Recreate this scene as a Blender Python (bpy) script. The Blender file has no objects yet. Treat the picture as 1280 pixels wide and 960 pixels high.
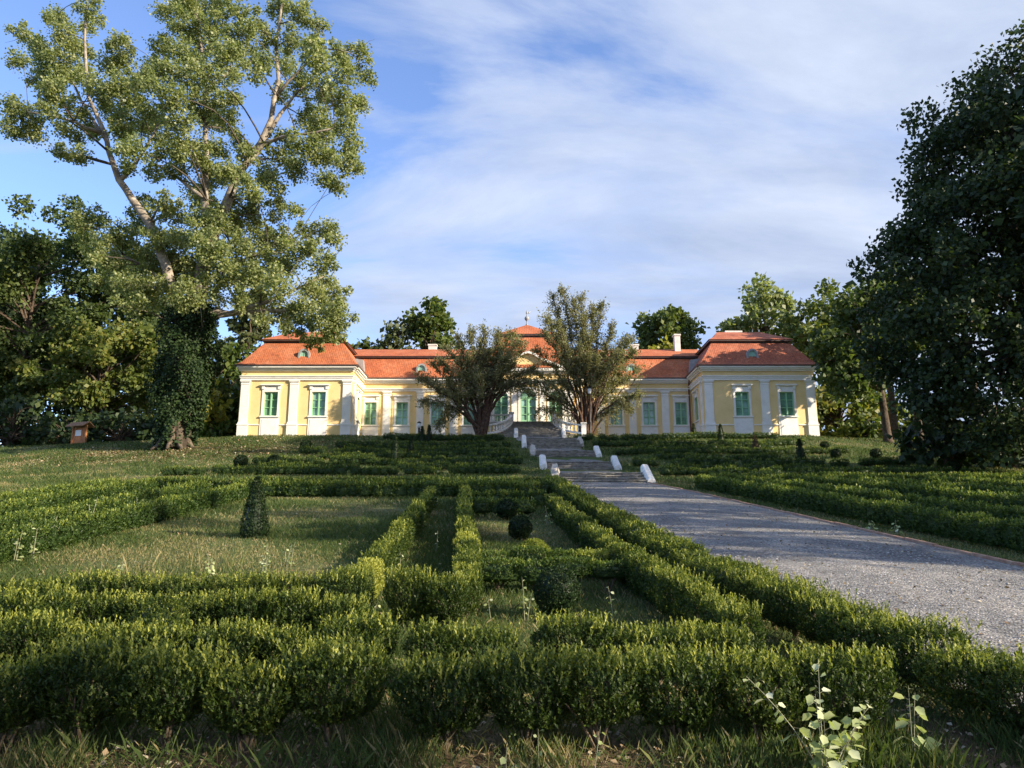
import bpy, math
import numpy as np
from mathutils import Vector

C = bpy.context.scene.collection
scene = bpy.context.scene
PI = math.pi

# ---------------------------------------------------------------- camera
cam = bpy.data.cameras.new('camera')
cam.sensor_width = 36.0
cam.lens = 27.03
cam.clip_start = 0.05
cam.clip_end = 3000
cam_o = bpy.data.objects.new('camera', cam)
cam_o.location = (0, 0, 1.6)
cam_o.rotation_euler = (math.radians(90 + 12.3), 0, 0)
C.objects.link(cam_o)
scene.camera = cam_o

# ---------------------------------------------------------------- sky, sun, exposure
SUN_AZ = math.atan2(0.90, -0.44)          # clockwise from +Y
SUN_EL = math.radians(21.5)
S = Vector((math.cos(SUN_EL) * math.sin(SUN_AZ), math.cos(SUN_EL) * math.cos(SUN_AZ), math.sin(SUN_EL)))
SKY = 0.15
world = bpy.data.worlds.new('World')
scene.world = world
world.use_nodes = True
nt = world.node_tree
nt.nodes.clear()


def nd(tree, kind, **kw):
    n = tree.nodes.new(kind)
    for k, v in kw.items():
        if k.startswith('i_'):
            key = k[2:]
            n.inputs[int(key) if key.isdigit() else key.replace('_', ' ')].default_value = v
        else:
            setattr(n, k, v)
    return n


def ramp(tree, stops, interp='LINEAR'):
    n = tree.nodes.new('ShaderNodeValToRGB')
    cr = n.color_ramp
    cr.interpolation = interp
    while len(cr.elements) < len(stops):
        cr.elements.new(0.5)
    for e, (p, c) in zip(cr.elements, stops):
        e.position = p
        e.color = (c[0], c[1], c[2], 1) if not isinstance(c, (int, float)) else (c, c, c, 1)
    return n


sky = nd(nt, 'ShaderNodeTexSky')
sky.sky_type = 'NISHITA'
sky.sun_disc = False
sky.sun_elevation = SUN_EL
sky.sun_rotation = SUN_AZ
sky.altitude = 200
sky.air_density = 1.0
sky.dust_density = 0.6
sky.ozone_density = 1.6
tc = nd(nt, 'ShaderNodeTexCoord')
sep = nd(nt, 'ShaderNodeSeparateXYZ')
nt.links.new(tc.outputs['Generated'], sep.inputs[0])
zc = nd(nt, 'ShaderNodeMath', operation='MAXIMUM', i_1=0.0)
nt.links.new(sep.outputs['Z'], zc.inputs[0])
zz = nd(nt, 'ShaderNodeMath', operation='ADD', i_1=0.22)
nt.links.new(zc.outputs[0], zz.inputs[0])
dx = nd(nt, 'ShaderNodeMath', operation='DIVIDE')
dy = nd(nt, 'ShaderNodeMath', operation='DIVIDE')
nt.links.new(sep.outputs['X'], dx.inputs[0]); nt.links.new(zz.outputs[0], dx.inputs[1])
nt.links.new(sep.outputs['Y'], dy.inputs[0]); nt.links.new(zz.outputs[0], dy.inputs[1])
cmb = nd(nt, 'ShaderNodeCombineXYZ')
nt.links.new(dx.outputs[0], cmb.inputs[0]); nt.links.new(dy.outputs[0], cmb.inputs[1])
mp = nd(nt, 'ShaderNodeMapping')
mp.inputs['Rotation'].default_value = (0, 0, math.radians(24))
mp.inputs['Scale'].default_value = (0.62, 1.35, 1)
nt.links.new(cmb.outputs[0], mp.inputs[0])
n1 = nd(nt, 'ShaderNodeTexNoise', i_Scale=1.55, i_Detail=10.0, i_Roughness=0.58, i_Distortion=0.7)
nt.links.new(mp.outputs[0], n1.inputs['Vector'])
# the cloud sheet thickens towards the east (the +X side of the sky)
bias = nd(nt, 'ShaderNodeMath', operation='MULTIPLY_ADD', i_1=0.30, i_2=0.045)
nt.links.new(sep.outputs['X'], bias.inputs[0])
sm = nd(nt, 'ShaderNodeMath', operation='ADD')
nt.links.new(n1.outputs['Fac'], sm.inputs[0]); nt.links.new(bias.outputs[0], sm.inputs[1])
cr = ramp(nt, [(0.42, 0.0), (0.54, 0.62), (0.70, 1.0)])
nt.links.new(sm.outputs[0], cr.inputs[0])
n2 = nd(nt, 'ShaderNodeTexNoise', i_Scale=2.1, i_Detail=7.0, i_Roughness=0.6, i_Distortion=0.3)
nt.links.new(mp.outputs[0], n2.inputs['Vector'])
ccol = ramp(nt, [(0.34, (1.15, 1.42, 2.02)), (0.68, (1.98, 2.2, 2.68))])
nt.links.new(n2.outputs['Fac'], ccol.inputs[0])
skm = nd(nt, 'ShaderNodeMix', data_type='RGBA', blend_type='MULTIPLY')
skm.inputs[0].default_value = 1.0
nt.links.new(sky.outputs[0], skm.inputs[6])
skm.inputs[7].default_value = (0.66, 0.69, 0.85, 1)
mx = nd(nt, 'ShaderNodeMix', data_type='RGBA')
nt.links.new(cr.outputs[0], mx.inputs[0])
nt.links.new(skm.outputs[2], mx.inputs[6]); nt.links.new(ccol.outputs[0], mx.inputs[7])
bg = nd(nt, 'ShaderNodeBackground', i_Strength=SKY)
nt.links.new(mx.outputs[2], bg.inputs['Color'])
wo = nd(nt, 'ShaderNodeOutputWorld')
nt.links.new(bg.outputs[0], wo.inputs[0])

sun = bpy.data.lights.new('sun', 'SUN')
sun.energy = 4.1
sun.angle = math.radians(0.6)
sun.color = (1.0, 0.86, 0.66)
sun_o = bpy.data.objects.new('sun', sun)
sun_o.rotation_euler = (-S).to_track_quat('-Z', 'Y').to_euler()
sun_o.location = (60, -30, 60)
C.objects.link(sun_o)

scene.view_settings.view_transform = 'Standard'
scene.view_settings.look = 'None'
scene.view_settings.exposure = 1.42
scene.view_settings.gamma = 1.0
scene.view_settings.use_curve_mapping = False
scene.render.engine = 'CYCLES'
scene.cycles.max_bounces = 7
scene.cycles.diffuse_bounces = 4
scene.cycles.transmission_bounces = 4
scene.cycles.transparent_max_bounces = 4
scene.cycles.use_denoising = True
try:
    scene.cycles.denoiser = 'OPENIMAGEDENOISE'
except Exception:
    pass

# ---------------------------------------------------------------- terrain
PY = [-60, -8, 0, 39, 48, 55, 62, 67, 71.5, 400]
PZ = [-2, -.6, 0, 4.99, 6.6, 8.25, 9.9, 11.5, 12.2, 12.2]


def hgt(x, y):
    x = np.asarray(x, float); y = np.asarray(y, float)
    z = (np.interp(y, PY, PZ) + np.interp(y - .7, PY, PZ) + np.interp(y + .7, PY, PZ)) / 3
    d = np.clip(np.abs(x - 1.5) - 24, 0, 50) * .045 * np.clip((y - 35) / 30, 0, 1)
    return z - np.minimum(d, 2.2)


def gz(x, y):
    return float(hgt(x, y))


# ---------------------------------------------------------------- materials
def mat_base(name):
    m = bpy.data.materials.new(name)
    m.use_nodes = True
    t = m.node_tree
    b = t.nodes['Principled BSDF']
    return m, t, b


def coords(t, scale=1.0):
    c = t.nodes.new('ShaderNodeTexCoord')
    mpp = t.nodes.new('ShaderNodeMapping')
    sc_ = scale if isinstance(scale, tuple) else (scale,) * 3
    mpp.inputs['Scale'].default_value = sc_
    t.links.new(c.outputs['Object'], mpp.inputs[0])
    return mpp.outputs[0]


def noisy(name, cols, scale=3.0, rough=0.8, bump=0.0, bscale=None, detail=6, spec=0.3, metallic=0.0):
    m, t, b = mat_base(name)
    v = coords(t)
    n = nd(t, 'ShaderNodeTexNoise', i_Scale=scale, i_Detail=detail, i_Roughness=0.6)
    t.links.new(v, n.inputs['Vector'])
    k = len(cols)
    r = ramp(t, [(0.3 + 0.4 * i / max(1, k - 1), c) for i, c in enumerate(cols)])
    t.links.new(n.outputs['Fac'], r.inputs[0])
    t.links.new(r.outputs[0], b.inputs['Base Color'])
    b.inputs['Roughness'].default_value = rough
    b.inputs['Specular IOR Level'].default_value = spec
    b.inputs['Metallic'].default_value = metallic
    if bump:
        n3 = nd(t, 'ShaderNodeTexNoise', i_Scale=bscale or scale * 6, i_Detail=5.0, i_Roughness=0.65)
        t.links.new(v, n3.inputs['Vector'])
        bp = nd(t, 'ShaderNodeBump', i_Strength=bump, i_Distance=0.05)
        t.links.new(n3.outputs['Fac'], bp.inputs['Height'])
        t.links.new(bp.outputs[0], b.inputs['Normal'])
    return m


def leafmat(name, cols, trans=0.35, rough=0.5, spec=0.25):
    """colour per leaf from the face attribute 'tint'"""
    m, t, b = mat_base(name)
    a = nd(t, 'ShaderNodeAttribute', attribute_name='tint')
    k = len(cols)
    r = ramp(t, [(i / (k - 1), c) for i, c in enumerate(cols)])
    t.links.new(a.outputs['Fac'], r.inputs[0])
    t.links.new(r.outputs[0], b.inputs['Base Color'])
    b.inputs['Roughness'].default_value = rough
    b.inputs['Specular IOR Level'].default_value = spec
    tr = nd(t, 'ShaderNodeBsdfTranslucent')
    br = nd(t, 'ShaderNodeMix', data_type='RGBA', blend_type='MULTIPLY')
    br.inputs[0].default_value = 1.0
    t.links.new(r.outputs[0], br.inputs[6])
    br.inputs[7].default_value = (1.5, 1.6, 0.7, 1)
    t.links.new(br.outputs[2], tr.inputs['Color'])
    mxs = nd(t, 'ShaderNodeMixShader')
    mxs.inputs[0].default_value = trans
    t.links.new(b.outputs[0], mxs.inputs[1]); t.links.new(tr.outputs[0], mxs.inputs[2])
    t.links.new(mxs.outputs[0], t.nodes['Material Output'].inputs['Surface'])
    return m


M = {}
M['box'] = leafmat('box leaf', [(.018, .036, .008), (.045, .075, .013), (.13, .16, .028), (.34, .35, .075)], .3)
M['boxfar'] = leafmat('box leaf far', [(.024, .05, .014), (.054, .092, .02), (.11, .155, .03), (.26, .29, .06)], .3)
M['topiary'] = leafmat('topiary leaf', [(.008, .020, .007), (.016, .036, .010), (.032, .058, .015), (.07, .10, .024)], .12)
M['painted_sun'] = leafmat('box leaf with painted sun', [(.10, .14, .02), (.19, .22, .035), (.28, .29, .05)], .3)  # box leaf yellowed to imitate direct sun on it
M['poplar'] = leafmat('poplar leaf', [(.09, .125, .055), (.18, .215, .085), (.27, .295, .13), (.38, .38, .20)], .42, .45, .4)
M['ivy'] = leafmat('ivy leaf', [(.010, .024, .009), (.024, .046, .014), (.05, .085, .022)], .15, .6, .2)
M['darkleaf'] = leafmat('linden leaf', [(.03, .05, .02), (.06, .09, .03), (.10, .135, .04), (.17, .19, .055)], .36)
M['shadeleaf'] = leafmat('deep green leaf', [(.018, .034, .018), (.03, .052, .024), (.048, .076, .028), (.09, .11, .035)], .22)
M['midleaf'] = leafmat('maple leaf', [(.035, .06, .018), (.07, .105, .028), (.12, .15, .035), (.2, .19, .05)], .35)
M['yellowleaf'] = leafmat('yellow green leaf', [(.09, .12, .02), (.17, .19, .035), (.27, .25, .05), (.34, .28, .05)], .35)
M['greyleaf'] = leafmat('grey green leaf', [(.05, .07, .035), (.09, .11, .05), (.15, .16, .07)], .3)
M['yew'] = leafmat('yew needle', [(.08, .09, .05), (.16, .165, .09), (.24, .235, .13), (.31, .28, .16)], .38)
M['sapling'] = leafmat('white poplar leaf', [(.13, .18, .06), (.24, .30, .11), (.38, .43, .20), (.6, .63, .46)], .3, .6, .25)
M['grassblade'] = leafmat('grass blade', [(.03, .055, .014), (.06, .095, .022), (.11, .13, .04), (.27, .22, .11), (.42, .35, .2)], .3, .6)
M['litter'] = leafmat('fallen leaf', [(.10, .06, .03), (.2, .13, .07), (.33, .25, .15), (.45, .4, .3)], .1, .8)
M['bark'] = noisy('dark bark', [(.025, .018, .012), (.07, .05, .035), (.13, .10, .075)], 4, .9, .8, 18)
M['palebark'] = noisy('pale bark', [(.10, .08, .06), (.24, .205, .165), (.40, .36, .30)], 2.2, .85, .5, 12)
M['yewbark'] = noisy('red brown bark', [(.03, .018, .012), (.075, .042, .028), (.15, .10, .07)], 5, .9, .7, 20)
M['poplartrunk'] = noisy('furrowed brown bark', [(.03, .024, .018), (.085, .065, .048), (.17, .135, .10)], 2.6, .92, .9, 9)
M['greybark'] = noisy('grey twig bark', [(.05, .042, .034), (.12, .10, .08)], 4, .9)
M['twig'] = noisy('box twig', [(.04, .03, .018), (.10, .075, .05), (.2, .16, .11)], 20, .9)
M['stem'] = noisy('green stem', [(.16, .17, .10), (.3, .3, .2)], 20, .7)
M['yellow'] = noisy('yellow render', [(.71, .52, .235), (.77, .575, .275), (.80, .61, .315)], 0.7, .85, .12, 40)
M['white'] = noisy('white render', [(.69, .67, .63), (.77, .755, .72), (.80, .79, .765)], 1.6, .8, .1, 40)
M['plaster'] = noisy('worn white plaster', [(.5, .48, .44), (.72, .70, .66), (.80, .79, .76)], 3.5, .85, .3, 22)
M['green'] = noisy('green paint', [(.24, .48, .27), (.31, .56, .35)], 3, .45)
M['shutter'] = noisy('pale green paint', [(.24, .46, .36), (.34, .56, .45)], 3, .5)
M['dark'] = noisy('dark brown sheet', [(.055, .035, .03), (.10, .065, .055)], 3, .45, spec=.5)
M['lead'] = noisy('grey sheet metal', [(.20, .22, .23), (.32, .34, .35)], 3, .5, spec=.5)
M['pipe'] = noisy('copper brown pipe', [(.14, .055, .04), (.2, .08, .06)], 3, .4, spec=.5)
M['iron'] = noisy('black iron', [(.012, .012, .013), (.03, .03, .032)], 6, .5, spec=.5)
M['brick'] = noisy('brick', [(.30, .15, .10), (.42, .25, .17), (.48, .33, .24)], 9, .9, .4)
M['wood'] = noisy('orange brown wood', [(.22, .08, .03), (.36, .145, .055), (.42, .19, .08)], 5, .7, .2)
M['shingle'] = noisy('wooden shingles', [(.20, .11, .06), (.34, .20, .12)], 7, .8, .3)
M['paper'] = noisy('printed sheet', [(.6, .62, .64), (.78, .78, .77)], 14, .6)
M['lampglass'] = noisy('frosted glass', [(.75, .76, .74), (.8, .8, .79)], 3, .35)
M['chimney'] = noisy('white chimney render', [(.55, .52, .49), (.72, .70, .67)], 2.5, .9, .2)


def m_pane():
    m, t, b = mat_base('window pane')
    v = coords(t)
    n = nd(t, 'ShaderNodeTexNoise', i_Scale=0.7, i_Detail=3.0)
    t.links.new(v, n.inputs['Vector'])
    r = ramp(t, [(.35, (.09, .19, .11)), (.52, (.17, .32, .23)), (.66, (.26, .44, .38))])
    t.links.new(n.outputs['Fac'], r.inputs[0])
    t.links.new(r.outputs[0], b.inputs['Base Color'])
    b.inputs['Roughness'].default_value = .08
    b.inputs['Specular IOR Level'].default_value = .7
    return m


M['pane'] = m_pane()


def m_tiles(name, cols, patina):
    m, t, b = mat_base(name)
    v = coords(t)
    n = nd(t, 'ShaderNodeTexNoise', i_Scale=.55, i_Detail=8.0, i_Roughness=.65)
    t.links.new(v, n.inputs['Vector'])
    r = ramp(t, [(.3, cols[0]), (.5, cols[1]), (.72, cols[2])])
    t.links.new(n.outputs['Fac'], r.inputs[0])
    n2 = nd(t, 'ShaderNodeTexNoise', i_Scale=5.0, i_Detail=3.0, i_Roughness=.7)
    t.links.new(v, n2.inputs['Vector'])
    r2 = ramp(t, [(.35, .7), (.65, 1.18)])
    t.links.new(n2.outputs['Fac'], r2.inputs[0])
    mm = nd(t, 'ShaderNodeMix', data_type='RGBA', blend_type='MULTIPLY')
    mm.inputs[0].default_value = 1
    t.links.new(r.outputs[0], mm.inputs[6]); t.links.new(r2.outputs[0], mm.inputs[7])
    n4 = nd(t, 'ShaderNodeTexNoise', i_Scale=.9, i_Detail=9.0, i_Roughness=.75)
    t.links.new(v, n4.inputs['Vector'])
    r4 = ramp(t, [(.52, 0.0), (.70, patina)])
    t.links.new(n4.outputs['Fac'], r4.inputs[0])
    mm2 = nd(t, 'ShaderNodeMix', data_type='RGBA')
    t.links.new(r4.outputs[0], mm2.inputs[0])
    t.links.new(mm.outputs[2], mm2.inputs[6])
    mm2.inputs[7].default_value = (.14, .085, .06, 1)
    t.links.new(mm2.outputs[2], b.inputs['Base Color'])
    w = nd(t, 'ShaderNodeTexWave', i_Scale=1.35, i_Distortion=.6, i_Detail=2.0)
    w.bands_direction = 'Z'
    w.wave_profile = 'SAW'
    t.links.new(v, w.inputs['Vector'])
    w2 = nd(t, 'ShaderNodeTexWave', i_Scale=1.7, i_Distortion=.8, i_Detail=2.0)
    w2.bands_direction = 'X'
    t.links.new(v, w2.inputs['Vector'])
    ad = nd(t, 'ShaderNodeMath', operation='MULTIPLY_ADD', i_1=.3)
    t.links.new(w2.outputs['Fac'], ad.inputs[0]); t.links.new(w.outputs['Fac'], ad.inputs[2])
    bp = nd(t, 'ShaderNodeBump', i_Strength=.55, i_Distance=.06)
    t.links.new(ad.outputs[0], bp.inputs['Height'])
    t.links.new(bp.outputs[0], b.inputs['Normal'])
    b.inputs['Roughness'].default_value = .8
    b.inputs['Specular IOR Level'].default_value = .25
    return m


M['tiles'] = m_tiles('orange roof tiles', [(.33, .095, .045), (.43, .135, .06), (.49, .19, .10)], .4)
M['oldtiles'] = m_tiles('weathered roof tiles', [(.27, .085, .05), (.38, .12, .065), (.44, .17, .10)], .75)


def m_ground():
    m, t, b = mat_base('park ground')
    v = coords(t)
    sp = nd(t, 'ShaderNodeSeparateXYZ')
    t.links.new(v, sp.inputs[0])
    n = nd(t, 'ShaderNodeTexNoise', i_Scale=.32, i_Detail=7.0, i_Roughness=.6, i_Distortion=.3)
    t.links.new(v, n.inputs['Vector'])
    r = ramp(t, [(.30, (.05, .08, .024)), (.50, (.075, .105, .034)), (.62, (.13, .13, .06)), (.75, (.26, .215, .13))])
    t.links.new(n.outputs['Fac'], r.inputs[0])
    n2 = nd(t, 'ShaderNodeTexNoise', i_Scale=9.0, i_Detail=8.0, i_Roughness=.75)
    t.links.new(v, n2.inputs['Vector'])
    r2 = ramp(t, [(.3, .45), (.7, 1.5)])
    t.links.new(n2.outputs['Fac'], r2.inputs[0])
    mm = nd(t, 'ShaderNodeMix', data_type='RGBA', blend_type='MULTIPLY')
    mm.inputs[0].default_value = 1
    t.links.new(r.outputs[0], mm.inputs[6]); t.links.new(r2.outputs[0], mm.inputs[7])
    # bare dry soil in front of the first hedge
    mr = nd(t, 'ShaderNodeMapRange')
    mr.inputs[1].default_value = 5.6; mr.inputs[2].default_value = 4.3
    wob = nd(t, 'ShaderNodeMath', operation='MULTIPLY_ADD', i_1=1.6)
    t.links.new(n.outputs['Fac'], wob.inputs[0]); t.links.new(sp.outputs['Y'], wob.inputs[2])
    sb = nd(t, 'ShaderNodeMath', operation='SUBTRACT', i_1=.8)
    t.links.new(wob.outputs[0], sb.inputs[0])
    t.links.new(sb.outputs[0], mr.inputs[0])
    soil = ramp(t, [(.3, (.07, .045, .03)), (.5, (.14, .095, .06)), (.72, (.26, .19, .12))])
    t.links.new(n2.outputs['Fac'], soil.inputs[0])
    m2 = nd(t, 'ShaderNodeMix', data_type='RGBA')
    t.links.new(mr.outputs[0], m2.inputs[0])
    t.links.new(mm.outputs[2], m2.inputs[6]); t.links.new(soil.outputs[0], m2.inputs[7])
    t.links.new(m2.outputs[2], b.inputs['Base Color'])
    bp = nd(t, 'ShaderNodeBump', i_Strength=.8, i_Distance=.05)
    t.links.new(n2.outputs['Fac'], bp.inputs['Height'])
    t.links.new(bp.outputs[0], b.inputs['Normal'])
    b.inputs['Roughness'].default_value = .95
    b.inputs['Specular IOR Level'].default_value = .1
    return m


M['ground'] = m_ground()


def m_gravel():
    m, t, b = mat_base('grey gravel')
    v = coords(t)
    vo = nd(t, 'ShaderNodeTexVoronoi', i_Scale=44.0)
    t.links.new(v, vo.inputs['Vector'])
    n = nd(t, 'ShaderNodeTexNoise', i_Scale=1.0, i_Detail=10.0, i_Roughness=.74)
    vs = coords(t, (1.0, .45, 1.0))
    t.links.new(vs, n.inputs['Vector'])
    r = ramp(t, [(.3, (.12, .118, .115)), (.46, (.20, .195, .188)), (.58, (.285, .27, .25)), (.72, (.40, .36, .30))])
    t.links.new(n.outputs['Fac'], r.inputs[0])
    hs = nd(t, 'ShaderNodeSeparateColor')
    t.links.new(vo.outputs['Color'], hs.inputs[0])
    r2 = ramp(t, [(0.0, .45), (.7, 1.05), (.92, 1.35), (1.0, 2.0)])
    t.links.new(hs.outputs[0], r2.inputs[0])
    mm = nd(t, 'ShaderNodeMix', data_type='RGBA', blend_type='MULTIPLY')
    mm.inputs[0].default_value = 1
    t.links.new(r.outputs[0], mm.inputs[6]); t.links.new(r2.outputs[0], mm.inputs[7])
    t.links.new(mm.outputs[2], b.inputs['Base Color'])
    n3 = nd(t, 'ShaderNodeTexNoise', i_Scale=14.0, i_Detail=6.0, i_Roughness=.7)
    t.links.new(v, n3.inputs['Vector'])
    ad = nd(t, 'ShaderNodeMath', operation='MULTIPLY_ADD', i_1=-.8)
    t.links.new(vo.outputs['Distance'], ad.inputs[0]); t.links.new(n3.outputs['Fac'], ad.inputs[2])
    bp = nd(t, 'ShaderNodeBump', i_Strength=.8, i_Distance=.022)
    t.links.new(ad.outputs[0], bp.inputs['Height'])
    t.links.new(bp.outputs[0], b.inputs['Normal'])
    b.inputs['Roughness'].default_value = .9
    b.inputs['Specular IOR Level'].default_value = .2
    return m


M['gravel'] = m_gravel()


def m_steps():
    m, t, b = mat_base('old stone steps')
    v = coords(t)
    n = nd(t, 'ShaderNodeTexNoise', i_Scale=2.6, i_Detail=9.0, i_Roughness=.72)
    t.links.new(v, n.inputs['Vector'])
    r = ramp(t, [(.3, (.09, .082, .07)), (.46, (.20, .185, .16)), (.6, (.31, .285, .245)), (.76, (.44, .405, .35))])
    t.links.new(n.outputs['Fac'], r.inputs[0])
    t.links.new(r.outputs[0], b.inputs['Base Color'])
    br = nd(t, 'ShaderNodeTexVoronoi', i_Scale=3.2)
    mp_ = nd(t, 'ShaderNodeMapping')
    mp_.inputs['Scale'].default_value = (1, .8, 2.2)
    t.links.new(v, mp_.inputs[0]); t.links.new(mp_.outputs[0], br.inputs['Vector'])
    ad = nd(t, 'ShaderNodeMath', operation='MULTIPLY_ADD', i_1=-.7)
    t.links.new(br.outputs['Distance'], ad.inputs[0]); t.links.new(n.outputs['Fac'], ad.inputs[2])
    bp = nd(t, 'ShaderNodeBump', i_Strength=.8, i_Distance=.08)
    t.links.new(ad.outputs[0], bp.inputs['Height'])
    t.links.new(bp.outputs[0], b.inputs['Normal'])
    b.inputs['Roughness'].default_value = .92
    return m


M['steps'] = m_steps()
M['palestone'] = noisy('pale stone', [(.28, .25, .21), (.42, .385, .33), (.5, .47, .42)], 3, .9, .5, 15)

# ---------------------------------------------------------------- object helpers


def tag(o, label=None, cat=None, group=None, kind=None):
    if label: o['label'] = label
    if cat: o['category'] = cat
    if group: o['group'] = group
    if kind: o['kind'] = kind
    return o


def empty(name, loc, label, cat, group=None):
    o = bpy.data.objects.new(name, None)
    o.location = loc
    o.empty_display_size = .3
    C.objects.link(o)
    return tag(o, label, cat, group)


def link_mesh(name, me, mat, parent=None, loc=None):
    me.materials.append(mat)
    o = bpy.data.objects.new(name, me)
    if parent is not None:
        o.parent = parent
    if loc is not None:
        o.location = loc
    C.objects.link(o)
    return o


class MB:
    """collects polygons in world coordinates"""

    def __init__(self):
        self.v = []; self.f = []

    def add(self, vs, fs):
        b = len(self.v)
        self.v += [tuple(p) for p in vs]
        self.f += [tuple(b + i for i in f) for f in fs]

    def hexa(self, p):
        self.add(p, [(0, 3, 2, 1), (4, 5, 6, 7), (0, 1, 5, 4), (1, 2, 6, 5), (2, 3, 7, 6), (3, 0, 4, 7)])

    def box(self, x0, x1, y0, y1, z0, z1):
        self.hexa([(x0, y0, z0), (x1, y0, z0), (x1, y1, z0), (x0, y1, z0), (x0, y0, z1), (x1, y0, z1), (x1, y1, z1), (x0, y1, z1)])

    def fbox(self, F, u0, u1, d0, d1, z0, z1):
        """box on a facade frame: u along the wall, d outwards"""
        (ox, oy), (tx, ty), (nx, ny) = F
        c = lambda u, d, z: (ox + tx * u + nx * d, oy + ty * u + ny * d, z)
        self.hexa([c(u0, d0, z0), c(u1, d0, z0), c(u1, d1, z0), c(u0, d1, z0), c(u0, d0, z1), c(u1, d0, z1), c(u1, d1, z1), c(u0, d1, z1)])

    def fprism(self, F, poly, d0, d1):
        """polygon (u, z) extruded along the outward normal"""
        (ox, oy), (tx, ty), (nx, ny) = F
        c = lambda u, d, z: (ox + tx * u + nx * d, oy + ty * u + ny * d, z)
        n = len(poly)
        vs = [c(u, d0, z) for u, z in poly] + [c(u, d1, z) for u, z in poly]
        self.add(vs, [tuple(range(n)), tuple(range(2 * n - 1, n - 1, -1))] + [(i, i + n, (i + 1) % n + n, (i + 1) % n) for i in range(n)])

    def fring(self, F, inner, outer, d0, d1):
        """open ring strip between two matched outlines, with thickness"""
        n = len(inner)
        for i in range(n - 1):
            a, b_, c_, d_ = inner[i], inner[i + 1], outer[i + 1], outer[i]
            self.fprism(F, [a, b_, c_, d_], d0, d1)

    def tube(self, pts, rad, sides=6, cap=True):
        pts = [Vector(p) for p in pts]
        n = len(pts)
        if isinstance(rad, (int, float)): rad = [rad] * n
        rings = []
        up = Vector((0.123, 0.456, 0.88)).normalized()
        for i, p in enumerate(pts):
            d = (pts[min(i + 1, n - 1)] - pts[max(i - 1, 0)])
            d = d.normalized() if d.length > 1e-9 else Vector((0, 0, 1))
            a = d.cross(up)
            if a.length < .05: a = d.cross(Vector((1, 0, 0)))
            a.normalize(); b_ = d.cross(a)
            rings.append([p + (a * math.cos(2 * PI * k / sides) + b_ * math.sin(2 * PI * k / sides)) * rad[i] for k in range(sides)])
        base = len(self.v)
        for r in rings: self.v += [tuple(q) for q in r]
        for i in range(n - 1):
            for k in range(sides):
                k2 = (k + 1) % sides
                self.f.append((base + i * sides + k, base + i * sides + k2, base + (i + 1) * sides + k2, base + (i + 1) * sides + k))
        if cap:
            self.f.append(tuple(base + k for k in range(sides - 1, -1, -1)))
            self.f.append(tuple(base + (n - 1) * sides + k for k in range(sides)))

    def lathe(self, c, prof, sides=12):
        base = len(self.v)
        for r, z in prof:
            for k in range(sides):
                a = 2 * PI * k / sides
                self.v.append((c[0] + r * math.cos(a), c[1] + r * math.sin(a), c[2] + z))
        for i in range(len(prof) - 1):
            for k in range(sides):
                k2 = (k + 1) % sides
                self.f.append((base + i * sides + k, base + i * sides + k2, base + (i + 1) * sides + k2, base + (i + 1) * sides + k))
        self.f.append(tuple(base + k for k in range(sides - 1, -1, -1)))
        self.f.append(tuple(base + (len(prof) - 1) * sides + k for k in range(sides)))

    def rings(self, rect, prof, cap=True):
        """hipped roof: rect (x0,x1,y0,y1), prof = (inset_x, inset_y, z)"""
        x0, x1, y0, y1 = rect
        base = len(self.v)
        for ix, iy, z in prof:
            self.v += [(x0 + ix, y0 + iy, z), (x1 - ix, y0 + iy, z), (x1 - ix, y1 - iy, z), (x0 + ix, y1 - iy, z)]
        for i in range(len(prof) - 1):
            for k in range(4):
                k2 = (k + 1) % 4
                self.f.append((base + 4 * i + k, base + 4 * i + k2, base + 4 * i + 4 + k2, base + 4 * i + 4 + k))
        if cap:
            b_ = base + 4 * (len(prof) - 1)
            self.f.append((b_, b_ + 1, b_ + 2, b_ + 3))
            self.f.append((base + 3, base + 2, base + 1, base))

    def build(self, name, mat, parent=None, o0=(0, 0, 0), smooth=False):
        me = bpy.data.meshes.new(name)
        me.from_pydata([(a - o0[0], b - o0[1], c - o0[2]) for a, b, c in self.v], [], self.f)
        if smooth:
            me.polygons.foreach_set('use_smooth', [True] * len(me.polygons))
        return link_mesh(name, me, mat, parent)


def quads_mesh(name, V, tint, k=4):
    """V: (n*k,3) array of separate k-gons; tint: (n,)"""
    n = len(V) // k
    me = bpy.data.meshes.new(name)
    me.vertices.add(n * k)
    me.vertices.foreach_set('co', np.ascontiguousarray(V, np.float32).ravel())
    me.loops.add(n * k)
    me.loops.foreach_set('vertex_index', np.arange(n * k, dtype=np.int32))
    me.polygons.add(n)
    me.polygons.foreach_set('loop_start', np.arange(0, n * k, k, dtype=np.int32))
    at = me.attributes.new('tint', 'FLOAT', 'FACE')
    at.data.foreach_set('value', np.ascontiguousarray(np.clip(tint, 0, 1), np.float32))
    me.update()
    return me


def unit(a):
    return a / np.maximum(np.linalg.norm(a, axis=1, keepdims=True), 1e-9)


def leaf_verts(P, D, N, L, W, fold=.12):
    """rhombic leaves: base P, direction D, face normal about N"""
    D = unit(D)
    Sx = unit(np.cross(D, N))
    U = np.cross(Sx, D)
    L = np.broadcast_to(np.asarray(L, float).reshape(-1, 1), (len(P), 1))
    W = np.broadcast_to(np.asarray(W, float).reshape(-1, 1), (len(P), 1))
    mid = P + D * L * .48
    V = np.empty((len(P), 4, 3))
    V[:, 0] = P
    V[:, 1] = mid + Sx * W * .5 + U * L * fold
    V[:, 2] = P + D * L
    V[:, 3] = mid - Sx * W * .5 + U * L * fold
    return V.reshape(-1, 3)


def rdir(rng, n):
    return unit(rng.normal(size=(n, 3)))

# ================================================================ SETTING
rngG = np.random.default_rng(11)


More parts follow.
